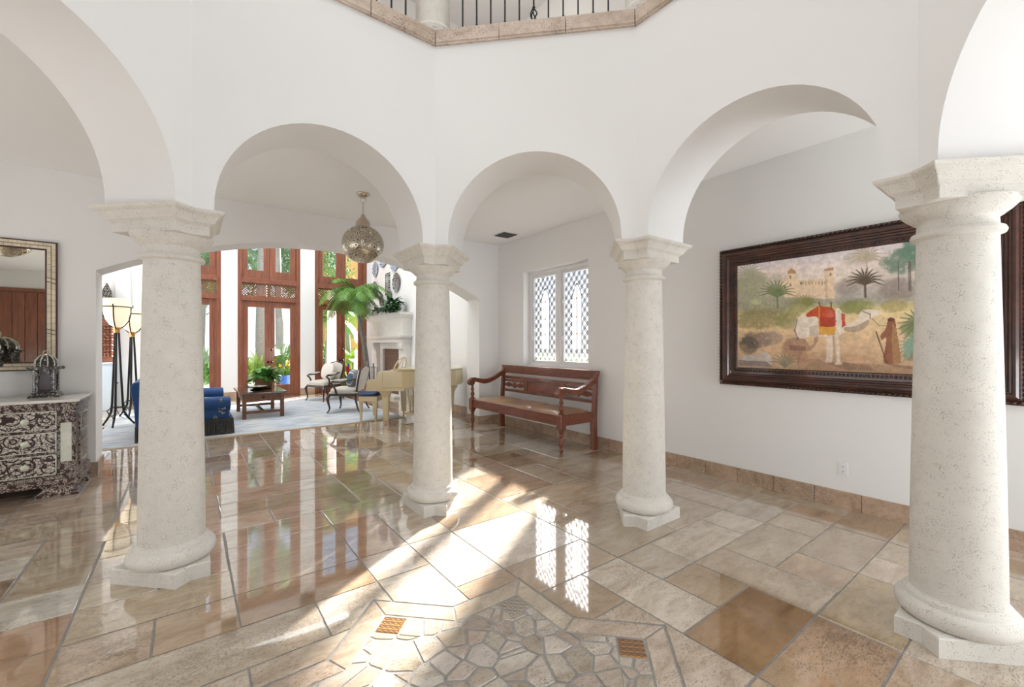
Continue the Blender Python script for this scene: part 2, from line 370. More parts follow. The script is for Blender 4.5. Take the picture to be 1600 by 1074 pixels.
# crazy paving (voronoi cells)
seeds = []; wt = {}
while len(seeds) < 330:
    p = (CX+random.uniform(-1.02, 1.02), CY+random.uniform(-1.02, 1.02))
    if all((p[0]-q[0])**2+(p[1]-q[1])**2 > .05**2 for q in seeds): seeds.append(p)
tipsq = []
for k in range(8):
    a = k*PI/4; tipsq.append(((CX+.885*math.cos(a), CY+.885*math.sin(a)), a))
for s in seeds:
    if math.hypot(s[0]-CX, s[1]-CY) > 1.04: continue
    cell = [(s[0]-.4, s[1]-.4), (s[0]+.4, s[1]-.4), (s[0]+.4, s[1]+.4), (s[0]-.4, s[1]+.4)]
    for q in seeds:
        if q is s: continue
        dx, dy = q[0]-s[0], q[1]-s[1]
        if dx*dx+dy*dy > .6: continue
        cell = clip(cell, dx, dy, dx*(s[0]+q[0])/2+dy*(s[1]+q[1])/2+wt.setdefault(s, random.uniform(-.0014, .0014))-wt.setdefault(q, random.uniform(-.0014, .0014)))
    cell = shrink(cell, .0052)
    if len(cell) < 3: continue
    parts = [inter(cell, A_in)]+[inter(u, B_in) for u in subtract(cell, A_in)]
    col = rc([(.50, .45, .39), (.46, .40, .335), (.55, .50, .44), (.42, .36, .30), (.52, .47, .42)])
    for u in parts:
        if len(u) < 3 or area(u) < 4e-4: continue
        rem = [u]
        for (qc, a) in tipsq:
            if math.hypot(qc[0]-s[0], qc[1]-s[1]) > .35: continue
            pl = []
            for q in range(4):
                b = a+PI/4+q*PI/2; n = (math.cos(b), math.sin(b)); pl.append((n[0], n[1], n[0]*qc[0]+n[1]*qc[1]+.099/math.sqrt(2)))
            rem = [x for r_ in rem for x in subtract(r_, pl)]
        for r_ in rem: tile(r_, col, .001)
fl.box(X0-.3, X1+.3, Y0-.3, Y1+.4, -.06, -.003, 1)
def deco(name, c1, c2):
    m = mat(name, c1, .3); n, l, b = nodes(m); tc = n.new('ShaderNodeTexCoord')
    mg = n.new('ShaderNodeTexMagic'); mg.turbulence_depth = 3; mg.inputs['Scale'].default_value = 28; l.new(tc.outputs['Object'], mg.inputs['Vector'])
    l.new(mixc(n, l, ramp(n, l, mg.outputs['Fac'], [(.35, 0.), (.55, 1.)]), c1, c2), b.inputs['Base Color'])
    bp = n.new('ShaderNodeBump'); bp.inputs['Distance'].default_value = .01; bp.inputs['Strength'].default_value = .8; l.new(mg.outputs['Fac'], bp.inputs['Height']); l.new(bp.outputs[0], b.inputs['Normal']); return m
fo = fl.build('floor', [TRAV, GROUT, deco('amber_relief_tile', (.48, .22, .05), (.16, .09, .05)), deco('grey_relief_tile', (.5, .45, .38), (.25, .20, .15))])
struct(fo)
# ================================================================ arcade ring
L = 2*R*math.sin(PI/8)
arc = MB()
for k in range(8):
    pa, pb = ov(k, R), ov(k+1, R); d = (pb-pa).normalized(); nrm = Vector((math.cos(math.radians(45+45*k)), math.sin(math.radians(45+45*k))))
    ex = T*math.tan(PI/8); rad = (L-2*SA)/2; mid = L/2
    prof = [(0, SPR, -ex), (SA, SPR, None), (SA, SPR+.04, None)]
    for i in range(1, 32): a = PI-PI*i/32; prof.append((mid+rad*math.cos(a), SPR+.04+rad*math.sin(a), None))
    prof += [(L-SA, SPR+.04, None), (L-SA, SPR, None), (L, SPR, L+ex)]
    def W(s, z, off): p = pa+d*s+nrm*off; return (p.x, p.y, z)
    vs = []
    for s, z, so_ in prof:
        vs += [W(s, z, 0), W(s if so_ is None else so_, z, T), W(s, LED, 0), W(s if so_ is None else so_, LED, T)]
    fs = []
    for i in range(len(prof)-1):
        a, b = i*4, (i+1)*4; fs += [(a, b, b+1, a+1), (a+2, a+3, b+3, b+2)]
        if abs(prof[i][0]-prof[i+1][0]) > 1e-6: fs += [(a, a+2, b+2, b), (a+1, b+1, b+3, a+3)]
    arc.add(vs, fs)
ao = arc.build('wall_arcade', PLASTER, merge=True, smooth=True); struct(ao)
# stone ledge on top of the ring
for k in range(8):
    e = .02; prof = [(-e, LED), (-e, LED+.012), (-e-.008, LED+.02), (-e-.008, LED+.125), (-e, LED+.135), (T*.75, LED+.135), (T*.75, LED)]
    lb = MB(); nrm = Vector((math.cos(math.radians(45+45*k)), math.sin(math.radians(45+45*k))))
    pa, pb = ov(k, R), ov(k+1, R); d = (pb-pa).normalized(); nst = 3; g = .003
    for q in range(nst):
        f0, f1 = q/nst, (q+1)/nst; n = len(prof); vs = []
        for end, ff in ((0, f0), (1, f1)):
            for off, z in prof:
                ext = off*math.tan(PI/8); s = -ext+(L+2*ext)*ff+(g if end == 0 else -g); p = pa+d*s+nrm*off; vs.append((p.x, p.y, z))
        lb.add(vs, [tuple(range(n)), tuple(range(n, 2*n))[::-1]]+[(i, n+i, n+(i+1) % n, (i+1) % n) for i in range(n)])
    struct(lb.build('trim_%d' % (k+1), TRAVL))
# ================================================================ columns
def pier(k, e, r_=R):   # bent polygon about octagon corner k, expanded by e, relative to column centre
    Rc = 2.487; C0 = ov(k, Rc); pc = ov(k, r_-e/math.cos(PI/8)); po = ov(k, r_+(T+e)/math.cos(PI/8)); pts = []
    dm = (ov(k-1, r_)-ov(k, r_)).normalized(); dp = (ov(k+1, r_)-ov(k, r_)).normalized()
    nm = Vector((math.cos(math.radians(45*k)), math.sin(math.radians(45*k)))); np_ = Vector((math.cos(math.radians(45+45*k)), math.sin(math.radians(45+45*k))))
    V0 = ov(k, r_); s = SA+e
    P = [pc, V0+dp*s-np_*e, V0+dp*s+np_*(T+e), po, V0+dm*s+nm*(T+e), V0+dm*s-nm*e]
    return [(p.x-C0.x, p.y-C0.y) for p in P]
def loft(mb, rings):
    n = len(rings[0][0]); vs = []; fs = []
    for poly, z in rings: vs += [(x, y, z) for x, y in poly]
    for i in range(len(rings)-1):
        for q in range(n): fs.append((i*n+q, i*n+(q+1) % n, (i+1)*n+(q+1) % n, (i+1)*n+q))
    fs.append(tuple(range(n))[::-1]); fs.append(tuple((len(rings)-1)*n+q for q in range(n)))
    return mb.add(vs, fs)
COLLAB = {-1: 'large stone column nearest the camera in front of the camel painting', 0: 'stone column between the red wooden bench and the camel painting',
          1: 'stone column in the middle of the hall between the piano and the bench', 2: 'stone column beside the inlaid chest of drawers and the blue sofa'}
for k in (-1, 0, 1, 2):
    C0 = ov(k, 2.487); t = thing('stone_column', COLLAB[k], 'column', (C0.x, C0.y, 0), 0, 'coral stone columns under the arcade')
    mb = MB(); loft(mb, [(pier(k, -.018), 0), (pier(k, -.018), .088), (pier(k, -.024), .095)]); mb.build('plinth', STONE, t)
    mb = MB(); pr = [(.20, .095), (.222, .099), (.236, .115), (.242, .138), (.238, .160), (.226, .178), (.208, .186), (.205, .19), (.203, .205), (.196, .212), (.186, .216), (.181, .225)]
    mb.lathe(pr, 64); mb.build('base_torus', STONE, t, smooth=True)
    mb = MB(); pr = [(.181, .222)]+[(.181-.030*((z-.22)/1.83)**1.25, z) for z in [.4+.15*i for i in range(11)]]+[(.1515, 2.045)]
    mb.lathe(pr, 64); mb.build('shaft', STONE, t, smooth=True)
    mb = MB(); mb.lathe([(.150, 2.04), (.160, 2.05), (.174, 2.055), (.178, 2.068), (.172, 2.082), (.158, 2.086), (.152, 2.095), (.150, 2.13), (.156, 2.14), (.168, 2.145), (.178, 2.155), (.196, 2.17), (.212, 2.188), (.221, 2.205), (.222, 2.215), (.18, 2.216)], 64)
    mb.build('necking', STONE, t, smooth=True)
    mb = MB(); loft(mb, [(pier(k, e), z) for e, z in [(-.022, 2.205), (-.022, 2.262), (-.006, 2.275), (.004, 2.282), (.006, 2.29), (.020, 2.312), (.030, 2.325), (.040, 2.330), (.052, 2.340), (.056, 2.352), (.056, 2.3595)]])
    mb.build('capital', STONE, t, bevel=.004)
# ================================================================ rooms
def wallbox(name, x0, x1, y0, y1, z0, z1, m=PLASTER): return struct(MB().box(x0, x1, y0, y1, z0, z1).build(name, m))
ZT = 7.3
# right wall with window hole
WY0, WY1, WZ0, WZ1 = 4.46, 6.02, 1.13, 2.80
rw = MB(); rw.box(4.8, 5.1, Y0, WY0, 0, ZT); rw.box(4.8, 5.1, WY1, Y1+.4, 0, ZT); rw.box(4.8, 5.1, WY0, WY1, 0, WZ0); rw.box(4.8, 5.1, WY0, WY1, WZ1, ZT)
struct(rw.build('wall_right', PLASTER))
wallbox('wall_left', X0-.3, X0, Y0, 6.8, 0, ZT)
wallbox('wall_front', X0-.3, 5.1, Y0-.3, Y0, 0, ZT)
# passage wall with segmental arch opening
pw = MB(); PX0, PX1 = -.85, 4.36; xm = (PX0+PX1)/2; hw = (PX1-PX0)/2; sag = .635; RR = (hw*hw+sag*sag)/(2*sag)
pw.box(X0-.3, PX0, 6.8, 7.25, 0, ZT); pw.box(PX1, 4.8, 6.8, 7.25, 0, ZT)
n = 40; vs = []; fs = []
for i in range(n+1):
    x = PX0+(PX1-PX0)*i/n; z = 2.355+sag-RR+math.sqrt(RR*RR-(x-xm)**2); vs += [(x, 6.8, z), (x, 7.25, z), (x, 6.8, ZT), (x, 7.25, ZT)]
for i in range(n): a, b = 4*i, 4*i+4; fs += [(a, a+1, b+1, b), (a, b, b+2, a+2), (a+1, a+3, b+3, b+1), (a+2, b+2, b+3, a+3)]
pw.add(vs, fs); struct(pw.build('wall_passage', PLASTER, merge=True, smooth=True))
wallbox('wall_living_left', -2.3, -2.0, 7.25, Y1+.4, 0, ZT)
# ceiling of the gallery round the octagon (hole), upstairs floor above
cb = MB(); ho = [ov(k, R+.2) for k in range(8)]
sq = [Vector((4.8, 6.8)), Vector((X0, 6.8)), Vector((X0, Y0)), Vector((4.8, Y0))]
def rect_at(p):
    d = p-Vector((CX, CY)); t = min([((4.8 if d.x > 0 else X0)-CX)/d.x if abs(d.x) > 1e-6 else 1e9, ((6.8 if d.y > 0 else Y0)-CY)/d.y if abs(d.y) > 1e-6 else 1e9]); return Vector((CX, CY))+d*t
angs = sorted([(math.atan2((p-Vector((CX, CY))).y, (p-Vector((CX, CY))).x) % (2*PI)) for p in ho+sq])
ring = []
for a in angs:
    dv = Vector((math.cos(a), math.sin(a))); far = rect_at(Vector((CX, CY))+dv)
    ka = math.radians(45)*math.floor((a-math.radians(22.5))/math.radians(45))+math.radians(45); inr = (R+.2)*math.cos(PI/8)/math.cos(a-ka); ring.append((Vector((CX, CY))+dv*inr, far))
def slab(mb, z0, z1):
    n = len(ring); vs = []
    for a, b in ring: vs += [(a.x, a.y, z0), (b.x, b.y, z0), (a.x, a.y, z1), (b.x, b.y, z1)]
    fs = []
    for i in range(n): p, q = 4*i, 4*((i+1) % n); fs += [(p, q, q+1, p+1), (p+2, p+3, q+3, q+2), (p, p+2, q+2, q), (p+1, q+1, q+3, p+3)]
    mb.add(vs, fs); return mb
struct(slab(MB(), 3.42, 3.5).build('ceiling', mat('ceiling_paint', (.92, .92, .91), .9, spec=.1)))
struct(slab(MB(), 4.02, 4.10).build('floor_upper', TRAVL))
wallbox('ceiling_upper', X0-.3, 5.1, Y0-.3, 7.25, ZT, ZT+.1)
wallbox('ceiling_living', -2.3, 5.1, 7.25, Y1+.4, 6.5, 6.6)
# baseboards: travertine blocks
def base(name, p, q, h=.155, t=.018, step=.36, inv=False):
    p, q = Vector(p), Vector(q); d = (q-p); Ln = d.length; d.normalize(); nrm = Vector((d.y, -d.x))*(-1 if inv else 1); mb = MB(); s = 0
    while s < Ln-.01:
        e = min(Ln, s+step); a = p+d*(s+.004); b = p+d*(e-.004); a2 = a+nrm*t; b2 = b+nrm*t
        poly = [(a.x, a.y), (b.x, b.y), (b2.x, b2.y), (a2.x, a2.y)]; mb.prism(poly, 0, h); s = e
    mb.prism([(v.x, v.y) for v in (p, q, q+nrm*(t*.5), p+nrm*(t*.5))], 0, h-.003, mi=1)
    return struct(mb.build(name, [TRAVB, GROUT]))
base('baseboard_right', (4.8, -2.8), (4.8, 6.8), inv=True, step=.361)
base('baseboard_passage', (4.36, 6.8), (4.8, 6.8)); base('baseboard_passage', (X0, 6.8), (PX0, 6.8))
base('baseboard_jamb', (PX0, 6.8), (PX0, 7.25)); base('baseboard_jamb', (PX1, 6.8), (PX1, 7.25), inv=True)
base('baseboard_living', (4.8, 7.25), (4.8, 14), inv=True); base('baseboard_left', (X0, -2.8), (X0, 6.8))
base('baseboard_living', (4.36, 7.25), (4.8, 7.25), inv=True)
# garden wall: piers between the glazed doors
UN = [(-.88, .70), (1.08, 2.66), (3.06, 4.64)]
gw = MB(); xs = [-2.0]+[v for u in UN for v in u]+[4.8]
for i in range(0, len(xs), 2): gw.box(xs[i], xs[i+1], 14, 14.4, 0, 6.6)
gw.box(-2.0, 4.8, 14, 14.4, 5.95, 6.6)
struct(gw.build('wall_garden', WHITE))
for i, (a, b) in enumerate([(-2, -.88), (.70, 1.08), (2.66, 3.06)]): base('baseboard_garden', (a, 14), (b, 14), h=.2)
def clearglass():
    m = bpy.data.materials.new('clear_glass'); m.use_nodes = True; t = m.node_tree; n = t.nodes; n.clear()
    o = n.new('ShaderNodeOutputMaterial'); tr = n.new('ShaderNodeBsdfTransparent'); g = n.new('ShaderNodeBsdfGlossy'); g.inputs['Roughness'].default_value = .02
    mx = n.new('ShaderNodeMixShader'); mx.inputs[0].default_value = .05
    t.links.new(tr.outputs[0], mx.inputs[1]); t.links.new(g.outputs[0], mx.inputs[2]); t.links.new(mx.outputs[0], o.inputs[0]); return m
GLASS = clearglass()
def leaf(parent, x0, x1, z0, z1, y, st, bot, top, name='leaf', handle=None):
    mb = MB(); mb.box(x0, x0+st, y, y+.06, z0, z1); mb.box(x1-st, x1, y, y+.06, z0, z1); mb.box(x0+st, x1-st, y, y+.06, z0, z0+bot); mb.box(x0+st, x1-st, y, y+.06, z1-top, z1)
    lf = mb.build(name, WOODR, parent, bevel=.006)
    MB().box(x0+st, x1-st, y+.025, y+.032, z0+bot, z1-top).build('pane', GLASS, lf)
    if handle:
        hb = MB(); hx = x1-.045 if handle > 0 else x0+.045
        for hz in (1.0, 1.35 if handle < 0 else 1.0): hb.lathe([(.012, 0), (.012, .03), (.028, .04), (.03, .055), (.02, .068), (.0, .07)], 14, M=Matrix.Translation((hx, y, hz))@Matrix.Rotation(PI/2, 4, 'X'))
        hb.build('knob', IRON, lf, smooth=True)
for i, (a, b) in enumerate(UN):
    d = sempty('door_%d' % (i+1), (a, 14.0, 0)); w_ = b-a; m_ = w_/2
    fr = MB(); fr.box(0, .1, .02, .3, 0, 3.32); fr.box(w_-.1, w_, .02, .3, 0, 3.32); fr.box(.1, w_-.1, .02, .3, 2.74, 2.86); fr.box(.1, w_-.1, .02, .3, 3.24, 3.32); fr.box(.1, w_-.1, .05, .3, 0, .03)
    fr.box(.1, .13, .04, .1, 0, 2.74); fr.box(w_-.13, w_-.1, .04, .1, 0, 2.74)
    fr.build('frame', WOODR, d, bevel=.006)
    leaf(d, .13, m_-.002, .03, 2.74, .10, .125, .30, .17, handle=1); leaf(d, m_+.002, w_-.13, .03, 2.74, .10, .125, .30, .17, handle=-1)
    MB().box(m_-.02, m_+.02, .07, .1, .03, 2.74).build('astragal', WOODR, d, bevel=.004)
    lt = MB(); z0, z1, x0, x1 = 2.86, 3.24, .1, w_-.1; st = .07
    for sgn in (-1, 1):
        q = x0-(z1-z0)
        while q < x1:
            p1 = (q, z0) if sgn > 0 else (q, z1); t0 = max(0, x0-q); t1 = min(z1-z0, x1-q)
            if t1-t0 > .01:
                za = z0+t0 if sgn > 0 else z1-t0; zb = z0+t1 if sgn > 0 else z1-t1
                lt.bar((q+t0, .12+.005*sgn, za), (q+t1, .12+.005*sgn, zb), .021, .012, up=(0, 1, 0))
            q += st
    lt.box(x0, x1, .10, .14, z0, z0+.03); lt.box(x0, x1, .10, .14, z1-.03, z1)
    lt.build('lattice', WOODR, d)
    u = sempty('window_%d' % (i+2), (a, 14.0, 3.32))
    fr = MB(); fr.box(0, .1, .02, .3, 0, 2.63); fr.box(w_-.1, w_, .02, .3, 0, 2.63); fr.box(.1, w_-.1, .02, .3, 0, .06); fr.box(.1, w_-.1, .02, .3, 2.55, 2.63)
    fr.build('frame', WOODR, u, bevel=.006)
    leaf(u, .1, m_-.002, .06, 2.55, .10, .15, .24, .17, 'casement'); leaf(u, m_+.002, w_-.1, .06, 2.55, .10, .15, .24, .17, 'casement')
# leaded window in the right wall
wn = sempty('window_1', (4.93, WY0, WZ0)); W_ = WY1-WY0; H_ = WZ1-WZ0
fr = MB(); fr.box(0, .12, 0, .07, 0, H_); fr.box(0, .12, W_-.07, W_, 0, H_); fr.box(0, .12, .07, W_-.07, 0, .05); fr.box(0, .12, .07, W_-.07, H_-.07, H_); fr.box(-.01, .12, W_/2-.05, W_/2+.05, .05, H_-.07)
fr.build('frame', WHITE, wn, bevel=.005)
LEAD = mat('lead_came', (.06, .06, .065), .4, metal=.5)
def cathedral(name, col, tw):
    m = bpy.data.materials.new(name); m.use_nodes = True; t = m.node_tree; n = t.nodes; n.clear(); o = n.new('ShaderNodeOutputMaterial')
    tr = n.new('ShaderNodeBsdfTransparent'); tr.inputs[0].default_value = (*col, 1); tl = n.new('ShaderNodeBsdfTranslucent'); tl.inputs[0].default_value = (*col, 1); g = n.new('ShaderNodeBsdfGlossy'); g.inputs['Roughness'].default_value = .15
    m1 = n.new('ShaderNodeMixShader'); m1.inputs[0].default_value = tw; m2 = n.new('ShaderNodeMixShader'); m2.inputs[0].default_value = .06
    t.links.new(tr.outputs[0], m1.inputs[1]); t.links.new(tl.outputs[0], m1.inputs[2]); t.links.new(m1.outputs[0], m2.inputs[1]); t.links.new(g.outputs[0], m2.inputs[2]); t.links.new(m2.outputs[0], o.inputs[0]); return m
CG = cathedral('rippled_glass', (1, 1, 1), .05); CG2 = cathedral('granite_glass', (.88, .88, .84), .12)
for s, (y0, y1) in enumerate(((.07, W_/2-.05), (W_/2+.05, W_-.07))):
    z0, z1 = .05, H_-.07; fw = .045
    sb = MB(); sb.box(.02, .07, y0, y0+fw, z0, z1); sb.box(.02, .07, y1-fw, y1, z0, z1); sb.box(.02, .07, y0+fw, y1-fw, z0, z0+fw); sb.box(.02, .07, y0+fw, y1-fw, z1-fw, z1)
    sash = sb.build('sash', WHITE, wn, bevel=.004)
    y0 += fw; y1 -= fw; z0 += fw; z1 -= fw
    MB().add([(.046, y0, z0), (.046, y1, z0), (.046, y1, z1), (.046, y0, z1)], [(0, 1, 2, 3)]).build('pane', CG, sash)
    cw = .105; cy_ = (y0+y1)/2; ca, cz0, cz1 = cw, z0+.20, z1-.42
    pts = [(cy_-cw, cz0), (cy_+cw, cz0), (cy_+cw, cz1), (cy_+cw*.6, cz1+.13), (cy_, cz1+.23), (cy_-cw*.6, cz1+.13), (cy_-cw, cz1)]
    MB().add([(.043, *p) for p in pts], [tuple(range(7))]).build('centre_light', CG2, sash)
    ld = MB()
    def inside(y, z): return abs(y-cy_) < cw and cz0 < z < cz1+.23*(1-abs(y-cy_)/cw)
    for off in (0, .028):
        for sg in (-1, 1):
            sp = .115; slope = 1.25; q = -3.
            while q < 3.:
                # line z = z0+q+off + sg*slope*(y-y0)
                prev = None; N = 60
                run = None
                for i in range(N+1):
                    y = y0+(y1-y0)*i/N; z = z0+q+off*1.3+sg*slope*(y-y0); ok = z0 < z < z1 and not inside(y, z)
                    if ok and run is None: run = (y, z)
                    if (not ok or i == N) and run is not None:
                        if prev and prev != run: ld.bar((.042, run[0], run[1]), (.042, prev[0], prev[1]), .0095, .006, up=(1, 0, 0))
                        run = None
                    prev = (y, z) if ok else None
                q += sp*slope*1.02
    for i in range(len(pts)): p, q = pts[i], pts[(i+1) % len(pts)]; ld.bar((.040, *p), (.040, *q), .007, .01, up=(1, 0, 0))
    ld.bar((.039, cy_, cz0), (.039, cy_, cz1+.23), .007, .01, up=(1, 0, 0))
    for fz in (.30, .62, .98): zz = cz0+(cz1-cz0)*fz; ld.bar((.039, cy_-cw, zz), (.039, cy_+cw, zz), .007, .01, up=(1, 0, 0))
    ld.build('leading', LEAD, sash)
    jw = MB()
    for fz in (.30, .62, .98): jw.ball((.036, cy_, cz0+(cz1-cz0)*fz), .016, 10, sc=(.5, 1, 1))
    jw.build('jewel', mat('amber_glass', (.35, .12, .02), .2), sash, smooth=True)
    hb = MB(); hb.box(-.005, .02, y1+.005, y1+.03, z0+.35, z0+.42); hb.bar((-.015, y1+.017, z0+.36), (-.03, y1+.017, z0+.50), .012, .012); hb.box(-.005, .02, y1+.005, y1+.03, z1-.5, z1-.43); hb.build('catch', WHITE, sash, bevel=.003)
# front door behind the camera (seen in the mirror)
fd = sempty('door_4', (-3.35, Y0, 0)); mb = MB()
for i in range(6): mb.box(-.66+.22*i, -.66+.22*i+.214, .0, .05, .02, 2.85)
mb.build('leaf', WOODR, fd, bevel=.006); mb = MB(); mb.box(-.76, -.67, 0, .08, 0, 2.95); mb.box(.67, .76, 0, .08, 0, 2.95); mb.box(-.67, .67, 0, .08, 2.86, 2.95); mb.build('frame', WOODR, fd, bevel=.005)
mb = MB(); [mb.box(-.68, -.60, .05, .07, z, z+.14) for z in (.4, 1.4, 2.3)]; mb.build('hinge', IRON, fd)
# ================================================================ upstairs: columns and balustrade on the ledge
ZL = LED+.135
for k, lab in ((1, 'upstairs stone column on the ledge above the middle column'), (0, 'upstairs stone column at the right corner of the balcony rail')):
    C0 = ov(k, 2.487); t = thing('gallery_column', lab, 'column', (C0.x, C0.y, ZL), 0, 'columns on the upper gallery')
    mb = MB(); loft(mb, [([(x*.8, y*.8) for x, y in pier(k, -.03)], 0), ([(x*.8, y*.8) for x, y in pier(k, -.03)], .09)]); mb.build('plinth', STONE, t)
    MB().lathe([(.17, .09), (.19, .1), (.195, .13), (.18, .155), (.165, .16), (.160, .18)], 40).build('base_torus', STONE, t, smooth=True)
    MB().lathe([(.158, .18), (.155, .8), (.135, 2.2), (.16, 2.3), (.19, 2.45), (.2, 2.5)], 40).build('shaft', STONE, t, smooth=True)
def bal_pts(k):
    pa, pb = ov(k, R+.16), ov(k+1, R+.16); return pa, pb
for k, (nb, lab) in {1: (7, 'iron balcony railing on the ledge left of the upstairs column'), 0: (12, 'black iron balcony railing spanning the centre of the upper ledge'), -1: (7, 'iron balcony railing at the right edge of the upper ledge')}.items():
    pa, pb = bal_pts(k); d = (pb-pa); Ln = d.length; d.normalize()
    lo, hi = .27, Ln-.27
    t = thing('balcony_railing', lab, 'railing', (pa.x, pa.y, ZL), math.atan2(d.y, d.x), 'balcony railings'); n = 11
    for i in range(n):
        x = lo+(hi-lo)*i/(n-1); mb = MB()
        if i == 5:
            mb.bar((x, 0, 0), (x, 0, .10), .014, .014); mb.bar((x, 0, .23), (x, 0, .95), .014, .014)
            for q in range(4):
                a0 = q*PI/2; mb.tube([(x+.030*math.sin(PI*s)*math.cos(a0+s*2.5), .030*math.sin(PI*s)*math.sin(a0+s*2.5), .10+.13*s) for s in [j/10 for j in range(11)]], .0055, 6)
            mb.ball((x, 0, .10), .014, 8); mb.ball((x, 0, .23), .014, 8)
        else:
            mb.bar((x, 0, 0), (x, 0, .95), .013, .013)
            if i % 2: mb.lathe([(.006, .10), (.012, .115), (.012, .13), (.006, .145)], 8, c=(x, 0, 0))
        mb.build('baluster', IRON, t)
    MB().bar((lo-.12, 0, .96), (hi+.12, 0, .96), .05, .03).build('handrail', IRON, t)
# ================================================================ wall fittings
t = thing('wall_outlet', 'white electrical outlet low on the wall under the camel painting', 'outlet', (4.8, 1.31, .36), 0)
MB().box(-.006, 0, -.037, .037, -.058, .058).build('cover_plate', WHITE, t, bevel=.003)
for z in (-.022, .022):
    so_ = MB().box(-.009, -.005, -.016, .016, z-.015, z+.015).build('socket', WHITE, t, bevel=.003)
    for y in (-.006, .006): MB().box(-.0096, -.008, y-.0015, y+.0015, z-.002, z+.008).build('slot', IRON, so_)
    MB().box(-.0096, -.008, -.002, .002, z-.010, z-.006).build('slot', IRON, so_)
t = thing('ceiling_vent', 'dark grille air vent in the ceiling near the window', 'vent', (4.41, 6.02, 3.42), 0)
mb = MB(); mb.box(-.17, .17, -.17, .17, -.008, 0); mb.build('frame', WHITE, t, bevel=.003)
mb = MB(); mb.box(-.14, .14, -.14, .14, -.011, -.006); [mb.box(-.14, .14, -.13+.024*i, -.122+.024*i, -.02, -.01) for i in range(12)]; mb.build('grille', mat('vent_grey', (.09, .09, .09), .5), t)
# ================================================================ pierced metal lanterns
def pierced():
    m = mat('pierced_silver', (.62, .56, .45), .3, metal=.85); n, l, b = nodes(m); tc = n.new('ShaderNodeTexCoord')
    v = n.new('ShaderNodeTexVoronoi'); v.inputs['Scale'].default_value = 9; l.new(tc.outputs['Object'], v.inputs['Vector'])
    sn = math_(n, l, 'SINE', math_(n, l, 'MULTIPLY', v.outputs['Distance'], 62))
    v2 = n.new('ShaderNodeTexVoronoi'); v2.inputs['Scale'].default_value = 85; l.new(tc.outputs['Object'], v2.inputs['Vector'])
    h = math_(n, l, 'GREATER_THAN', math_(n, l, 'ADD', math_(n, l, 'MULTIPLY', sn, .35), v2.outputs['Distance']), .52)
    l.new(mixc(n, l, h, (.82, .77, .66), (.16, .12, .07)), b.inputs['Base Color'])
    bp = n.new('ShaderNodeBump'); bp.inputs['Strength'].default_value = .6; bp.inputs['Distance'].default_value = .004; bp.invert = True; l.new(h, bp.inputs['Height']); l.new(bp.outputs[0], b.inputs['Normal'])
    return m
PIER = pierced(); SILV = mat('aged_silver', (.55, .48, .40), .28, metal=.9)
def lantern(loc, top, rad, lab):
    # loc: ceiling point; top: chain length
    t = thing('pierced_lantern', lab, 'lantern', loc, 0)
    MB().lathe([(0, -.055), (.03, -.054), (.045, -.045), (.075, -.022), (.082, -.008), (.082, 0)], 28).build('ceiling_rose', SILV, t, smooth=True)
    mb = MB(); z = -.055; i = 0
    mb.tube([(-.028, 0, -.05), (-.03, 0, -.10), (-.012, 0, -.12)], .003, 6); mb.tube([(.028, 0, -.05), (.03, 0, -.10), (.012, 0, -.12)], .003, 6); z = -.10
    while z > -top:
        pts = [(.011*math.cos(a)*(1 if i % 2 else .0), .011*math.cos(a)*(0 if i % 2 else 1), z-.02+.022*math.sin(a)) for a in [2*PI*q/10 for q in range(11)]]
        mb.tube(pts, .0026, 5); z -= .034; i += 1
    mb.build('chain', SILV, t)
    z0 = -top-.02
    MB().lathe([(.0, z0+.03), (.02, z0+.025), (.03, z0), (.05, z0-.03), (.078, z0-.06), (.088, z0-.10), (.088, z0-.15), (.08, z0-.155)], 32).build('neck', SILV, t, smooth=True)
    cz = z0-.13-rad*.88
    MB().ball((0, 0, cz), rad, 48, sc=(1, 1, .93)).build('globe', PIER, t, smooth=True)
    return t
lantern((1.77, 5.49, 3.42), .27, .255, 'round pierced silver metal lantern hanging from the ceiling before the living room')
lantern((-2.1, 4.1, 3.42), .05, .24, 'second round pierced lantern seen reflected in the mirror')
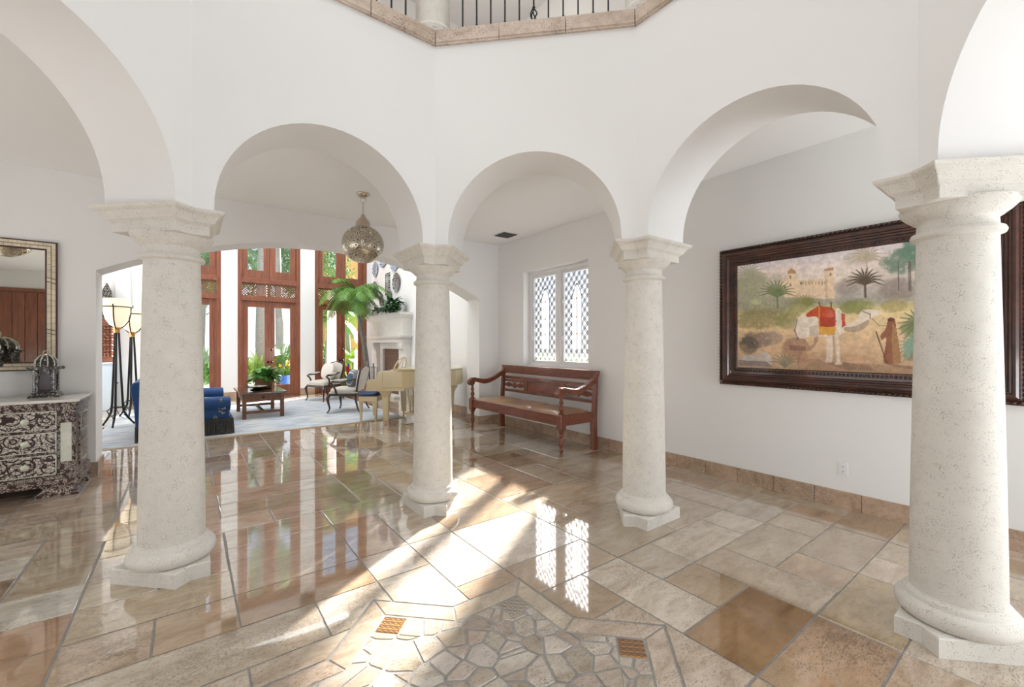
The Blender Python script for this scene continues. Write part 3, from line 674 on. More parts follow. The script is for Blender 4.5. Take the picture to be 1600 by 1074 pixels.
# ================================================================ camel painting
def px2uv(x, y):
    s = (x-800)/669.66; a = s*math.cos(YAW)+math.sin(YAW); b = -s*math.sin(YAW)+math.cos(YAW); d = 4.77/a
    return (2.25-b*d)/1.86, ((1.5-(y-538.9)*d/669.66)-1.255)/1.10
NU, NV = 470, 280
def paint():
    rng = np.random.RandomState(3); UU, VV = np.meshgrid((np.arange(NU)+.5)/NU, (np.arange(NV)+.5)/NV)
    def noise(sc, sy=1, seed=0):
        r = np.random.RandomState(seed); out = np.zeros((NV, NU)); amp = 1; tot = 0
        for o in range(4):
            gx, gy = int(sc*2**o)+2, int(sc*sy*2**o)+2; g = r.rand(gy+1, gx+1); X = UU*(gx-1); Y = VV*(gy-1); xi = X.astype(int); yi = Y.astype(int); fx = X-xi; fy = Y-yi; fx = fx*fx*(3-2*fx); fy = fy*fy*(3-2*fy)
            out += amp*((g[yi, xi]*(1-fx)+g[yi, xi+1]*fx)*(1-fy)+(g[yi+1, xi]*(1-fx)+g[yi+1, xi+1]*fx)*fy); tot += amp; amp *= .6
        return out/tot
    nA, nB, nC = noise(5, .6, 1), noise(16, .8, 2), noise(50, .7, 4)
    def sr(c): c = np.array(c, float)/255; return np.where(c < .04045, c/12.92, ((c+.055)/1.055)**2.4)
    img = np.zeros((NV, NU, 3))
    def stops(v, st):
        o = np.zeros((NV, NU, 3)); cs = [sr(c) for _, c in st]; ps = [p for p, _ in st]
        for ch in range(3): o[..., ch] = np.interp(v, ps, [c[ch] for c in cs])
        return o
    v_ = VV+(nB-.5)*.10
    img = stops(v_, [(0, (168, 138, 112)), (.12, (190, 158, 126)), (.3, (206, 176, 140)), (.46, (214, 192, 146)), (.53, (188, 176, 128)), (.58, (150, 145, 128)), (.66, (186, 178, 168)), (.78, (216, 202, 188)), (.9, (222, 206, 198)), (1, (204, 198, 202))])
    def blend(mask, c, a=1.): m = (mask*a)[..., None]; img[:] = img*(1-m)+sr(c)*m
    def poly(pts, c, a=1., uv=False, rag=0, sm=True):
        if sm and len(pts) > 5:
            for _ in range(2): pts = [q for i in range(len(pts)) for q in ((pts[i][0]*.78+pts[(i+1) % len(pts)][0]*.22, pts[i][1]*.78+pts[(i+1) % len(pts)][1]*.22), (pts[i][0]*.22+pts[(i+1) % len(pts)][0]*.78, pts[i][1]*.22+pts[(i+1) % len(pts)][1]*.78))]
        P = [p if uv else px2uv(1110+p[0]*.298, 320+p[1]*.298) for p in pts]; U = UU+(nC-.5)*rag; V = VV+(nB-.5)*rag; ins = np.zeros((NV, NU), bool); n = len(P)
        for i in range(n):
            (x1, y1), (x2, y2) = P[i], P[(i+1) % n]
            if abs(y1-y2) < 1e-9: continue
            cnd = ((y1 > V) != (y2 > V)) & (U < (x2-x1)*(V-y1)/(y2-y1)+x1); ins ^= cnd
        blend(ins.astype(float)*(.8+.4*nB).clip(0, 1), c, a)
    def blob(cx, cy, rx, ry, c, a=1., thr=.45, nz=None):
        u, v = px2uv(1110+cx*.298, 320+cy*.298); u2, v2 = px2uv(1110+(cx+rx)*.298, 320+(cy+ry)*.298); ru, rv = abs(u2-u), abs(v2-v)
        q = 1-(((UU-u)/ru)**2+((VV-v)/rv)**2); m = (q.clip(0, 1)**.5)*((nz if nz is not None else nC)*1.0+.25); blend(1/(1+np.exp(-(m-thr)*18)), c, a)
    def line(pts, wpx, c, a=1., taper=False):
        P = [px2uv(1110+p[0]*.298, 320+p[1]*.298) for p in pts]
        for i in range(len(P)-1):
            (x1, y1), (x2, y2) = P[i], P[i+1]; asp = 1.86/1.10; dx, dy = (x2-x1)*asp, y2-y1; L2 = dx*dx+dy*dy+1e-12
            t = (((UU-x1)*asp*dx+(VV-y1)*dy)/L2).clip(0, 1); dist = np.hypot((UU-x1)*asp-t*dx, VV-y1-t*dy); ww = wpx*(1-.75*(t+i)/(len(P)-1)) if taper else wpx
            blend((1-(dist/(ww*.0012)-.6).clip(0, 1)), c, a)
    # distant haze, hills, castle
    blob(880, 430, 260, 90, (158, 152, 148), .3, .3, nB); blob(260, 470, 240, 110, (150, 146, 116), .6, .35, nB)
    poly([(370, 455), (375, 385), (403, 375), (403, 345), (425, 332), (448, 350), (455, 398), (598, 388), (600, 335), (645, 328), (652, 495), (390, 485)], (216, 192, 162), 1, sm=False)
    poly([(598, 350), (645, 345), (645, 328), (598, 336)], (170, 132, 92), .9); poly([(403, 352), (425, 334), (448, 352), (448, 362), (403, 362)], (172, 130, 88), .9)
    for x in range(480, 600, 17): poly([(x, 402), (x+8, 402), (x+8, 420), (x, 420)], (160, 128, 96), .6)
    for x, y in ((390, 430), (420, 420), (475, 412), (630, 365), (420, 380)): poly([(x-4, y-7), (x+4, y-7), (x+5, y+8), (x-5, y+8)], (110, 92, 78), .8)
    poly([(600, 390), (615, 390), (618, 490), (602, 490)], (190, 160, 130), .6)
    # vegetation
    for cx, cy, rx, ry, c, a in [(1010, 290, 130, 75, (84, 112, 92), .9), (1060, 230, 80, 60, (92, 122, 104), .9), (930, 300, 60, 40, (110, 128, 110), .7), (780, 280, 110, 30, (168, 160, 140), .6), (980, 440, 140, 60, (124, 108, 100), .7), (720, 430, 90, 50, (140, 122, 112), .6),
                             (200, 420, 110, 90, (146, 148, 118), .7), (260, 600, 200, 60, (132, 122, 82), .8), (470, 520, 90, 50, (140, 138, 86), .7), (760, 535, 120, 45, (128, 130, 76), .9), (960, 530, 90, 40, (150, 134, 84), .7), (400, 600, 90, 60, (136, 132, 84), .7),
                             (230, 710, 110, 55, (112, 98, 88), .85), (310, 700, 80, 45, (142, 122, 112), .8), (200, 740, 60, 60, (70, 66, 58), .7), (430, 760, 70, 80, (150, 118, 84), .7), (1050, 650, 70, 50, (112, 122, 84), .85), (1060, 740, 60, 50, (116, 138, 118), .9), (1060, 790, 60, 40, (96, 112, 92), .7), (600, 800, 300, 40, (170, 134, 104), .5)]:
        blob(cx, cy, rx, ry, c, a)
    for x in (985, 1040, 1048, 1075, 1110, 1150): line([(x, 300), (x+2, 450)], 3, (92, 84, 76), .8)
    def palm(cx, cy, r, c, n=11, w=6, a=.9, lo=-.3, hi=3.45, trunk=0):
        if trunk: line([(cx, cy), (cx+3, cy+trunk)], 6, c, a)
        for i in range(n):
            t = lo+(hi-lo)*i/(n-1); ex, ey = cx+r*math.cos(t), cy-r*math.sin(t)*.85; line([(cx, cy), ((cx+ex)/2, (cy+ey)/2-r*.16), (ex, ey)], w, c, a, True)
    palm(200, 370, 95, (160, 156, 128), 12, 8, .6, trunk=90); palm(820, 290, 110, (176, 160, 136), 12, 8, .7, trunk=110)
    palm(350, 480, 100, (104, 118, 78), 14, 8, .9, .0, 3.14, 60); palm(810, 415, 100, (88, 76, 58), 12, 8, .95, -.1, 3.3, 70)
    palm(510, 530, 70, (128, 126, 72), 12, 6, .9, .2, 2.9); palm(1090, 640, 110, (104, 116, 80), 9, 9, .9, 1.6, 4.3); palm(1090, 760, 110, (124, 150, 130), 9, 10, .9, 1.9, 3.9)
    palm(390, 850, 90, (120, 116, 96), 9, 7, .8, .3, 2.8); palm(240, 520, 40, (170, 176, 130), 10, 6, .7)
    # ground, shadow, rocks
    poly([(500, 800), (620, 825), (900, 840), (1160, 880), (1160, 940), (700, 900), (440, 870)], (148, 116, 92), .6, rag=.02)
    poly([(600, 830), (700, 825), (840, 850), (860, 870), (700, 865)], (104, 80, 66), .5, rag=.01)
    for P, c in (([(150, 790), (250, 785), (300, 800), (330, 845), (240, 852), (150, 840)], (176, 166, 160)), ([(255, 765), (300, 775), (330, 820), (300, 820)], (188, 178, 172)), ([(150, 815), (300, 825), (325, 850), (150, 845)], (126, 112, 106))): poly(P, c, .95, rag=.01)
    # kneeling brown camel
    poly([(380, 770), (385, 725), (415, 700), (460, 695), (500, 705), (520, 745), (545, 730), (540, 700), (560, 690), (568, 702), (550, 745), (520, 768), (495, 770), (510, 825), (470, 830), (440, 780), (400, 790)], (164, 128, 106), .95)
    poly([(410, 735), (500, 745), (500, 768), (420, 765)], (122, 84, 70), .7); line([(490, 770), (520, 825)], 7, (170, 132, 104)); line([(470, 775), (460, 835)], 7, (152, 116, 94))
    # white camel
    poly([(455, 700), (440, 650), (445, 610), (470, 580), (500, 572), (530, 560), (570, 552), (600, 560), (655, 560), (668, 535), (690, 560), (705, 610), (730, 625), (770, 605), (785, 565), (800, 552), (830, 548), (870, 552), (898, 560), (895, 580), (860, 582), (838, 600), (825, 635), (790, 662), (745, 672), (700, 662), (680, 690), (620, 695), (560, 690), (520, 690), (490, 702)], (214, 200, 184), 1)
    poly([(700, 640), (760, 640), (810, 610), (838, 600), (825, 635), (790, 662), (745, 672), (700, 662)], (160, 134, 104), .8); poly([(520, 640), (560, 630), (570, 690), (520, 690)], (176, 158, 140), .6)
    line([(800, 560), (838, 575), (838, 598)], 3, (104, 80, 64), .8); line([(455, 600), (442, 660), (460, 705)], 4, (90, 76, 66), .7)
    for pts in ([(615, 690), (622, 745), (615, 820)], [(665, 680), (668, 750), (672, 830)], [(632, 690), (634, 760), (630, 815)]): line(pts, 9, (206, 190, 172))
    for x, y in ((620, 822), (672, 832)): line([(x-12, y), (x+10, y)], 8, (196, 176, 154))
    line([(645, 690), (650, 820)], 5, (170, 146, 124), .8)
    # saddle cloth
    poly([(498, 575), (535, 550), (570, 528), (600, 535), (655, 540), (660, 655), (570, 652), (568, 590), (540, 585), (505, 592)], (184, 74, 44), 1)
    poly([(570, 640), (660, 640), (650, 685), (570, 682)], (206, 150, 62), 1); poly([(575, 590), (652, 592), (652, 640), (578, 640)], (158, 56, 40), .7); poly([(686, 570), (706, 575), (708, 635), (690, 645)], (196, 78, 54), 1)
    line([(570, 530), (570, 655)], 3, (206, 150, 62)); line([(632, 512), (634, 545)], 4, (120, 84, 50)); line([(570, 512), (575, 535)], 4, (120, 84, 50))
    # herdsman
    poly([(930, 600), (945, 592), (968, 600), (975, 650), (990, 740), (1002, 832), (960, 838), (900, 832), (915, 760), (925, 690), (895, 715), (890, 680), (920, 655)], (136, 88, 62), 1)
    poly([(955, 620), (975, 650), (1002, 832), (960, 838), (950, 720)], (160, 122, 84), .8); poly([(926, 600), (945, 590), (968, 598), (960, 612), (935, 612)], (96, 60, 46), 1)
    line([(868, 665), (925, 830)], 3, (96, 70, 50)); line([(850, 600), (885, 635), (920, 635)], 2, (120, 92, 70), .8); poly([(895, 832), (1090, 850), (1140, 875), (960, 850)], (96, 72, 62), .6, rag=.01)
    nD = noise(90, .5, 7); img[:] = img*(.80+.40*nC)[..., None]*(.92+.16*nA)[..., None]*(.80+.40*nD)[..., None]; img *= 1.30
    return img.clip(0, 1)
pt = thing('camel_painting', 'wide framed desert painting of a white camel with a red saddle cloth', 'painting', (4.8, 1.325, 1.06), 0)
img = paint(); ys = 2.25-1.86*np.arange(NU+1)/NU-1.325; zs = .195+1.10*np.arange(NV+1)/NV
vv = [(-.03, y, z) for z in zs for y in ys]; N1 = NU+1
ff = [(j*N1+i, j*N1+i+1, (j+1)*N1+i+1, (j+1)*N1+i) for j in range(NV) for i in range(NU)]
me = bpy.data.meshes.new('canvas'); me.from_pydata(vv, [], ff); at = me.color_attributes.new('paint', 'FLOAT_COLOR', 'CORNER')
arr = np.ones((NV*NU, 4, 4), np.float32); arr[..., :3] = img.reshape(-1, 1, 3); at.data.foreach_set('color', arr.ravel())
cm = mat('painted_canvas', (.5, .5, .5), .6, bump=.25, bscale=220); n, l, b = nodes(cm); an = n.new('ShaderNodeAttribute'); an.attribute_name = 'paint'; l.new(an.outputs['Color'], b.inputs['Base Color'])
me.materials.append(cm); cv = bpy.data.objects.new('canvas', me); COL.objects.link(cv); cv.parent = pt
MB().box(-.026, -.002, -.94, .935, .19, 1.30).build('backing_board', WOODD, pt)
def frame_ring(ya, yb, za, zb, prof, name, m):
    # prof: list of (inset, depth)
    mb = MB(); vs = []; n = len(prof)
    for ins, dep in prof:
        vs += [(-dep, ya+ins, za+ins), (-dep, yb-ins, za+ins), (-dep, yb-ins, zb-ins), (-dep, ya+ins, zb-ins)]
    fs = [(i*4+q, i*4+(q+1) % 4, (i+1)*4+(q+1) % 4, (i+1)*4+q) for i in range(n-1) for q in range(4)]
    mb.add(vs, fs); return mb.build(name, m, pt)
FRM = mat('dark_carved_frame', (.085, .028, .016), .3, col2=(.030, .010, .007), vscale=6, coat=.35)
ya, yb, za, zb = -1.115, 1.115, 0, 1.49
frame_ring(ya, yb, za, zb, [(.0, 0), (.0, .03), (.035, .045), (.045, .050), (.052, .075), (.066, .085), (.082, .080), (.088, .065), (.100, .062), (.108, .050), (.122, .046), (.128, .036), (.150, .036), (.155, .040), (.185, .040), (.195, .033), (.195, .0)], 'frame', FRM)
mb = MB(); n_ = 0      # outer rope twist
def rope(mb, p, q, step=.036, rr=.017):
    p, q = Vector(p), Vector(q); d = q-p; N = int(d.length/step); d.normalize(); side = d.cross(Vector((1, 0, 0)))
    for i in range(N):
        c_ = p+d*(i+.5)*(q-p).length/N; a = c_-d*.020-side*.014; e = c_+d*.020+side*.014
        mb.tube([a, c_+Vector((-.008, 0, 0)), e], [.006, .012, .006], 6)
i_ = .020
for P, Q in (((-.040, ya+i_, za+i_), (-.040, yb-i_, za+i_)), ((-.040, yb-i_, za+i_), (-.040, yb-i_, zb-i_)), ((-.040, yb-i_, zb-i_), (-.040, ya+i_, zb-i_)), ((-.040, ya+i_, zb-i_), (-.040, ya+i_, za+i_))): rope(mb, P, Q)
mb.build('rope_moulding', FRM, pt, smooth=True)
mb = MB(); i_ = .168
for P, Q in (((ya+i_, za+i_), (yb-i_, za+i_)), ((yb-i_, za+i_), (yb-i_, zb-i_)), ((yb-i_, zb-i_), (ya+i_, zb-i_)), ((ya+i_, zb-i_), (ya+i_, za+i_))):
    P, Q = Vector(P), Vector(Q); N = int((Q-P).length/.030)
    for q in range(N): c_ = P+(Q-P)*(q+.5)/N; mb.ball((-.043, c_.x, c_.y), .0125, 8)
mb.build('bead_moulding', FRM, pt, smooth=True)
# ================================================================ mirror
def inlay(name, base, ink, sc, k=26, thr=.41):
    m = mat(name, base, .3, coat=.3); n, l, b = nodes(m); tc = n.new('ShaderNodeTexCoord')
    v = n.new('ShaderNodeTexVoronoi'); v.inputs['Scale'].default_value = sc; v.inputs['Randomness'].default_value = .75; l.new(tc.outputs['Object'], v.inputs['Vector'])
    v2 = n.new('ShaderNodeTexVoronoi'); v2.inputs['Scale'].default_value = sc*4.2; l.new(tc.outputs['Object'], v2.inputs['Vector'])
    ve = n.new('ShaderNodeTexVoronoi'); ve.feature = 'DISTANCE_TO_EDGE'; ve.inputs['Scale'].default_value = sc*4.2; l.new(tc.outputs['Object'], ve.inputs['Vector'])
    petals = math_(n, l, 'GREATER_THAN', ve.outputs['Distance'], .055)
    rings = math_(n, l, 'GREATER_THAN', math_(n, l, 'SINE', math_(n, l, 'MULTIPLY', v.outputs['Distance'], k)), -.62)
    nz = n.new('ShaderNodeTexNoise'); nz.inputs['Scale'].default_value = sc*2.2; l.new(tc.outputs['Object'], nz.inputs['Vector'])
    msk = math_(n, l, 'MULTIPLY', math_(n, l, 'MULTIPLY', petals, rings), math_(n, l, 'GREATER_THAN', nz.outputs['Fac'], thr))
    tone = mixc(n, l, v2.outputs['Distance'], ink, tuple(c*.72 for c in ink))
    l.new(mixc(n, l, msk, base, tone), b.inputs['Base Color']); return m
INL = inlay('pearl_floral_inlay', (.030, .009, .009), (.66, .61, .54), 8, 22)
INS = inlay('pearl_border_inlay', (.045, .013, .012), (.58, .52, .45), 14, 30, .46)
DKW = mat('dark_rosewood', (.060, .020, .018), .3, coat=.3)
BONE = mat('camel_bone', (.70, .62, .47), .4, var=.12, vscale=10); PEARL = mat('mother_of_pearl', (.72, .70, .62), .18, coat=.6, col2=(.55, .60, .48), vscale=20)
MW, MH = 1.22, 1.40
mi = thing('wall_mirror', 'rectangular mirror with a bone inlaid frame above the chest of drawers', 'mirror', (-1.76, 6.8, 1.22), 0)
def yframe(mb, x0, x1, z0, z1, w0, w1, y0, y1, mi_=0):
    mb.box(x0+w0, x0+w1, y0, y1, z0+w0, z1-w0, mi_); mb.box(x1-w1, x1-w0, y0, y1, z0+w0, z1-w0, mi_); mb.box(x0+w1, x1-w1, y0, y1, z0+w0, z0+w1, mi_); mb.box(x0+w1, x1-w1, y0, y1, z1-w1, z1-w0, mi_)
mb = MB(); yframe(mb, -MW/2, MW/2, 0, MH, 0, .095, -.035, -.005); mb.build('frame', DKW, mi, bevel=.003)
bt = MB()
for off, wd in ((.014, .030), (.050, .030)):     # two bands of bone tiles
    def tiles_(a, bb, fixed, vert):
        N = max(1, int((bb-a)/.062)); s = (bb-a)/N
        for i in range(N):
            p, q = a+i*s+.0012, a+(i+1)*s-.0012
            if vert: bt.box(fixed, fixed+wd, -.0385, -.034, p, q)
            else: bt.box(p, q, -.0385, -.034, fixed, fixed+wd)
    tiles_(off, MH-off, -MW/2+off, True); tiles_(off, MH-off, MW/2-off-wd, True); tiles_(-MW/2+off+wd, MW/2-off-wd, off, False); tiles_(-MW/2+off+wd, MW/2-off-wd, MH-off-wd, False)
bt.build('bone_tile', BONE, mi)
mb = MB()
for zz in (.42, .98):
    for sx_ in (-1, 1):
        for dz in (-.022, .022): MB().bar((sx_*(MW/2-.012), -.040, zz+dz-.012), (sx_*(MW/2-.084), -.040, zz+dz+.012), .006, .006, up=(0, 1, 0)).build('lozenge_line', DKW, mi)
MB().box(-MW/2+.09, MW/2-.09, -.022, -.016, .09, MH-.09).build('mirror_glass', mat('mirror_silver', (.86, .84, .78), .01, metal=1), mi)
# ================================================================ chest of drawers
DX0, DX1, DY0, DY1 = -2.62, -.885, 6.10, 6.775
ch = thing('inlaid_chest', 'dark chest of drawers inlaid with white floral pearl under the mirror', 'chest of drawers', ((DX0+DX1)/2, (DY0+DY1)/2, 0), 0)
hx = (DX1-DX0)/2; hy = (DY1-DY0)/2
def cant(ex, cutx=.10, cuty=.10): # plan outline with canted front corners
    x, y = hx+ex, hy; return [(-x, y-.0), (-x, -y-ex+.012), (-x+.012, -y-ex), (x-.012, -y-ex), (x, -y-ex+.012), (x, y-.0)]
mb = MB(); mb.prism(cant(-.03), .20, .905); mb.build('carcass', INS, ch, bevel=.003)
mb = MB(); mb.prism(cant(.005), .925, .953); mb.build('marble_top', mat('white_marble', (.78, .76, .72), .15, var=.06, vscale=3, coat=.3), ch, bevel=.005)
mb = MB(); mb.prism(cant(-.012), .885, .925); mb.prism(cant(-.024), .868, .885); mb.build('cornice', INS, ch, bevel=.003)
mb = MB(); mb.prism(cant(-.008), .165, .20); mb.prism(cant(.010), .125, .165); mb.prism(cant(.0), .10, .125); mb.build('base_moulding', INS, ch, bevel=.004)
yF = -hy+.03
for dz0, dz1 in ((.665, .845), (.445, .635), (.215, .415)):
    dr = MB().box(-hx+.16, hx-.16, yF-.018, yF+.02, dz0, dz1).build('drawer', INL, ch, bevel=.003)
    mb = MB(); zc = (dz0+dz1)/2; x0, x1 = -hx+.16, hx-.16
    mb2 = MB()
    for a, b, c, d in ((x0, x1, dz0, dz0+.008), (x0, x1, dz1-.008, dz1), (x0, x0+.008, dz0, dz1), (x1-.008, x1, dz0, dz1)): mb2.box(a, b, yF-.0215, yF-.017, c, d)
    mb2.build('pearl_line', PEARL, dr)
    for kx in (-.50, .50):
        kb = MB(); kb.lathe([(.012, 0), (.012, .012), (.028, .02), (.030, .027), (.020, .036), (0, .038)], 18, M=Matrix.Translation((kx, yF-.018, zc))@Matrix.Rotation(PI/2, 4, 'X')); kb.build('knob', PEARL, dr, smooth=True)
for s in (-1, 1):
    M = Matrix.Translation((s*(hx-.095), yF, 0))
    cp_ = MB(); cp_.box(-.040, .040, -.014, .012, .33, .72, M=M); cp_.build('pearl_pilaster', PEARL, ch, bevel=.004)
    for z0, z1 in ((.25, .52), (.56, .82)):
        pb_ = MB(); xx = s*(hx-.03); pb_.box(min(xx, xx+s*.012), max(xx, xx+s*.012), -hy+.19, hy-.06, z0, z1); pl_ = pb_.build('side_panel', INS, ch, bevel=.004)
        q = MB(); xx = s*(hx-.018); a0, a1 = -hy+.23, hy-.10
        for a, b, c, d in ((a0, a1, z0+.035, z0+.042), (a0, a1, z1-.042, z1-.035), (a0, a0+.007, z0+.035, z1-.035), (a1-.007, a1, z0+.035, z1-.035)): q.box(min(xx, xx+s*.003), max(xx, xx+s*.003), a, b, c, d)
        q.build('pearl_line', PEARL, pl_)
for fx, fy in ((-1, -1), (1, -1), (-1, 1), (1, 1)):
    mb = MB(); cx_ = fx*(hx-.15); cy_ = fy*(hy-.09)
    prf = [(.12, .095, .10), (.105, .085, .075), (.12, .09, .05), (.15, .10, .03), (.155, .10, .022), (.155, .10, 0)]
    loft(mb, [([(cx_-a, cy_-b), (cx_+a, cy_-b), (cx_+a, cy_+b), (cx_-a, cy_+b)], z) for a, b, z in prf[::-1]]); mb.build('foot', INS, ch, bevel=.004)
# ================================================================ inlaid lanterns on the chest
DKM = inlay('dark_metal_pearl', (.018, .015, .014), (.50, .48, .42), 20, 20, .55)
def small_lantern(loc, rz, sc, lab, group):
    t = thing('inlaid_lantern', lab, 'lantern', loc, rz, group); w0 = .090*sc
    mb = MB(); loft(mb, [([(-a, -a), (a, -a), (a, a), (-a, a)], z*sc) for a, z in ((w0*1.28, 0), (w0*1.28, .012), (w0*1.15, .02), (w0*1.10, .04), (w0*.95, .05), (w0*.92, .065))]); mb.build('base', DKM, t, bevel=.002)
    mb = MB(); h0, h1 = .065*sc, .285*sc
    for sx_ in (-1, 1):
        for sy in (-1, 1): mb.tube([(sx_*w0*.82, sy*w0*.82, h0), (sx_*w0*.82, sy*w0*.82, h1)], .012*sc, 8)
    # horseshoe-arch walls
    for q in range(4):
        M = Matrix.Rotation(q*PI/2, 4, 'Z'); a = w0*.82; o_ = a*.62; arcz = .20*sc
        mb.box(-a, -o_, -a-.004, -a+.004, h0, h1, M=M); mb.box(o_, a, -a-.004, -a+.004, h0, h1, M=M)
        pts = []
        for i in range(13): an = math.radians(-30+240*i/12); pts.append((o_*.98*math.cos(an), arcz+o_*.98*math.sin(an)))
        pts = [(x, z) for x, z in pts]
        poly_ = [(o_, arcz-.5*o_)]+pts[0:]+[(-o_, arcz-.5*o_), (-o_, h1), (o_, h1)]
        for i in range(len(pts)-1):
            (xa, za_), (xb, zb_) = pts[i], pts[i+1]; mb.add([(xa, -a-.004, za_), (xb, -a-.004, zb_), (xb, -a-.004, h1), (xa, -a-.004, h1)], [(0, 1, 2, 3)], M=M)
            mb.add([(xa, -a-.008, za_), (xb, -a-.008, zb_), (xb*1.16, -a-.008, arcz+(zb_-arcz)*1.16), (xa*1.16, -a-.008, arcz+(za_-arcz)*1.16), (xa, -a+.004, za_), (xb, -a+.004, zb_)], [(0, 1, 2, 3), (0, 4, 5, 1)], M=M)
    mb.build('arched_housing', DKM, t)
    MB().box(-w0*.7, w0*.7, -w0*.7, w0*.7, h0, h0+.004).build('floor_plate', IRON, t)
    MB().box(-w0*.74, w0*.74, -w0*.70, -w0*.66, h0, h1).build('glass_panel', mat('smoked_glass', (.03, .012, .012), .1), t)
    mb = MB(); mb.box(-w0*1.2, w0*1.2, -w0*1.2, w0*1.2, h1, h1+.03*sc); [mb.ball((sx_*w0*1.2, sy*w0*1.2, h1+.015*sc), .018*sc, 8) for sx_ in (-1, 1) for sy in (-1, 1)]; mb.build('cornice', DKM, t, bevel=.003)
    mb = MB(); z1 = h1+.03*sc; mb.lathe([(w0*.9, 0), (w0*.95, .03*sc), (w0*.88, .07*sc), (w0*.6, .105*sc), (w0*.3, .12*sc), (w0*.12, .125*sc)], 10, c=(0, 0, z1))
    dm = mb.build('dome', DKM, t)
    rb = MB()
    for q in range(10):
        a = 2*PI*q/10; rb.tube([(r_*w0*math.cos(a), r_*w0*math.sin(a), z1+z_*sc) for r_, z_ in ((.92, 0), (.97, .03), (.9, .07), (.62, .107), (.3, .124))], .005*sc, 5)
    rb.build('rib', PEARL, dm)
    mb = MB(); mb.tube([(.022*sc*math.cos(a), 0, z1+.145*sc+.022*sc*math.sin(a)) for a in [2*PI*q/14 for q in range(15)]], .007*sc, 6); mb.lathe([(.012*sc, z1+.12*sc), (.012*sc, z1+.135*sc)], 8); mb.build('ring', SILV, t, smooth=True)
    return t
small_lantern((-1.20, 6.57, .953), 0, 1.0, 'small dark inlaid lantern with a keyhole arch, at the right end of the chest', 'inlaid lanterns on the chest')
t = thing('inlaid_box_lantern', 'taller dark inlaid lantern with a star sided box and dome, at the left photo edge', 'lantern', (-1.66, 6.48, .953), .3, 'inlaid lanterns on the chest')
mb = MB(); mb.lathe([(.14, 0), (.14, .02), (.12, .03), (.125, .055), (.10, .075), (.085, .09)], 8); mb.build('base', DKM, t)
mb = MB(); mb.lathe([(.075, .09), (.07, .12), (.07, .29), (.085, .31)], 8); mb.build('stem', DKW, t)
mb = MB()
for q in range(8):
    a = q*PI/4; mb.tube([(.077*math.cos(a), .077*math.sin(a), .10+.2*s_/12) for s_ in range(13)], [.006+.004*(s_ % 2) for s_ in range(13)], 6)
mb.build('twisted_post', PEARL, t)
mb = MB()
loft(mb, [([((r_ if i % 2 else r_*.78)*math.cos(2*PI*i/16), (r_ if i % 2 else r_*.78)*math.sin(2*PI*i/16)) for i in range(16)], z) for r_, z in ((.12, .31), (.185, .33), (.185, .355), (.165, .37), (.165, .455), (.195, .47), (.195, .49), (.15, .50))]); mb.build('star_box', DKM, t)
mb = MB(); mb.lathe([(.15, .50), (.155, .53), (.14, .575), (.10, .61), (.05, .628), (.02, .632)], 12); dm = mb.build('dome', DKM, t)
rb = MB()
for q in range(12):
    a = 2*PI*q/12; rb.tube([(r_*math.cos(a), r_*math.sin(a), z_) for r_, z_ in ((.151, .50), (.158, .53), (.143, .575), (.103, .612), (.05, .631))], .006, 5)
rb.build('rib', PEARL, dm)
mb = MB(); mb.tube([(.03*math.cos(a), 0, .665+.03*math.sin(a)) for a in [2*PI*q/14 for q in range(15)]], .009, 6); mb.lathe([(.02, .63), (.015, .645)], 8); mb.build('ring', SILV, t, smooth=True)
# ================================================================ bench
BL = 2.25
bn = thing('wooden_bench', 'long red-brown wooden settle with scrolled arms and leather seat under the window', 'bench', (4.315, 5.31, 0), -PI/2)
hl = BL/2; f0, b0 = -.33, .33      # local y: front negative
TURN = [(.022, 0), (.024, .012), (.018, .03), (.017, .05), (.030, .075), (.018, .095), (.020, .11), (.034, .15), (.036, .18), (.026, .22), (.020, .235), (.030, .25), (.032, .265), (.024, .28), (.034, .30), (.038, .315), (.030, .33)]
for s in (-1, 1):
    mb = MB(); mb.lathe([(r_*1.05, z*1.06) for r_, z in TURN], 24, c=(s*hl, f0, 0)); mb.build('leg', WOODB, bn, smooth=True)
    mb = MB(); loft(mb, [([(s*hl-a, f0-a), (s*hl+a, f0-a), (s*hl+a, f0+a), (s*hl-a, f0+a)], z) for a, z in ((.030, .345), (.047, .375), (.047, .545), (.035, .565))]); mb.build('block', WOODB, bn, bevel=.004)
    mb = MB(); mb.lathe([(.030, .56), (.036, .575), (.028, .59), (.020, .60), (.034, .625), (.038, .645), (.026, .67), (.018, .69), (.030, .71), (.033, .725), (.020, .745), (.022, .80)], 24, c=(s*hl, f0, 0)); mb.build('arm_post', WOODB, bn, smooth=True)
    # back post raked
    mb = MB(); mb.prism([(.27, 0), (.36, 0), (.345, .45), (.375, 1.08), (.33, 1.08), (.285, .55), (.255, .42)], s*hl-.03, s*hl+.03, axis='x'); mb.build('back_leg', WOODB, bn, bevel=.004)
    # scrolled arm
    top = [(.33, 1.035), (.25, 1.00), (.12, .93), (.0, .895), (-.10, .888), (-.20, .905), (-.29, .925), (-.36, .92), (-.405, .885), (-.415, .84), (-.395, .80), (-.36, .785), (-.325, .80), (-.31, .83)]
    bot = [(-.325, .845), (-.27, .85), (-.20, .83), (-.10, .805), (.0, .815), (.12, .855), (.25, .92), (.33, .95)]
    mb = MB(); mb.prism(top+bot, s*hl-.036, s*hl+.036, axis='x'); mb.lathe([(.055, -.045), (.058, -.04), (.058, .04), (.055, .045)], 20, M=Matrix.Translation((s*hl, -.36, .845))@Matrix.Rotation(PI/2, 4, 'Y')); mb.build('arm', WOODB, bn, bevel=.006)
    MB().box(s*hl-.022, s*hl+.022, f0+.04, .30, .405, .545).build('side_rail', WOODB, bn, bevel=.004)
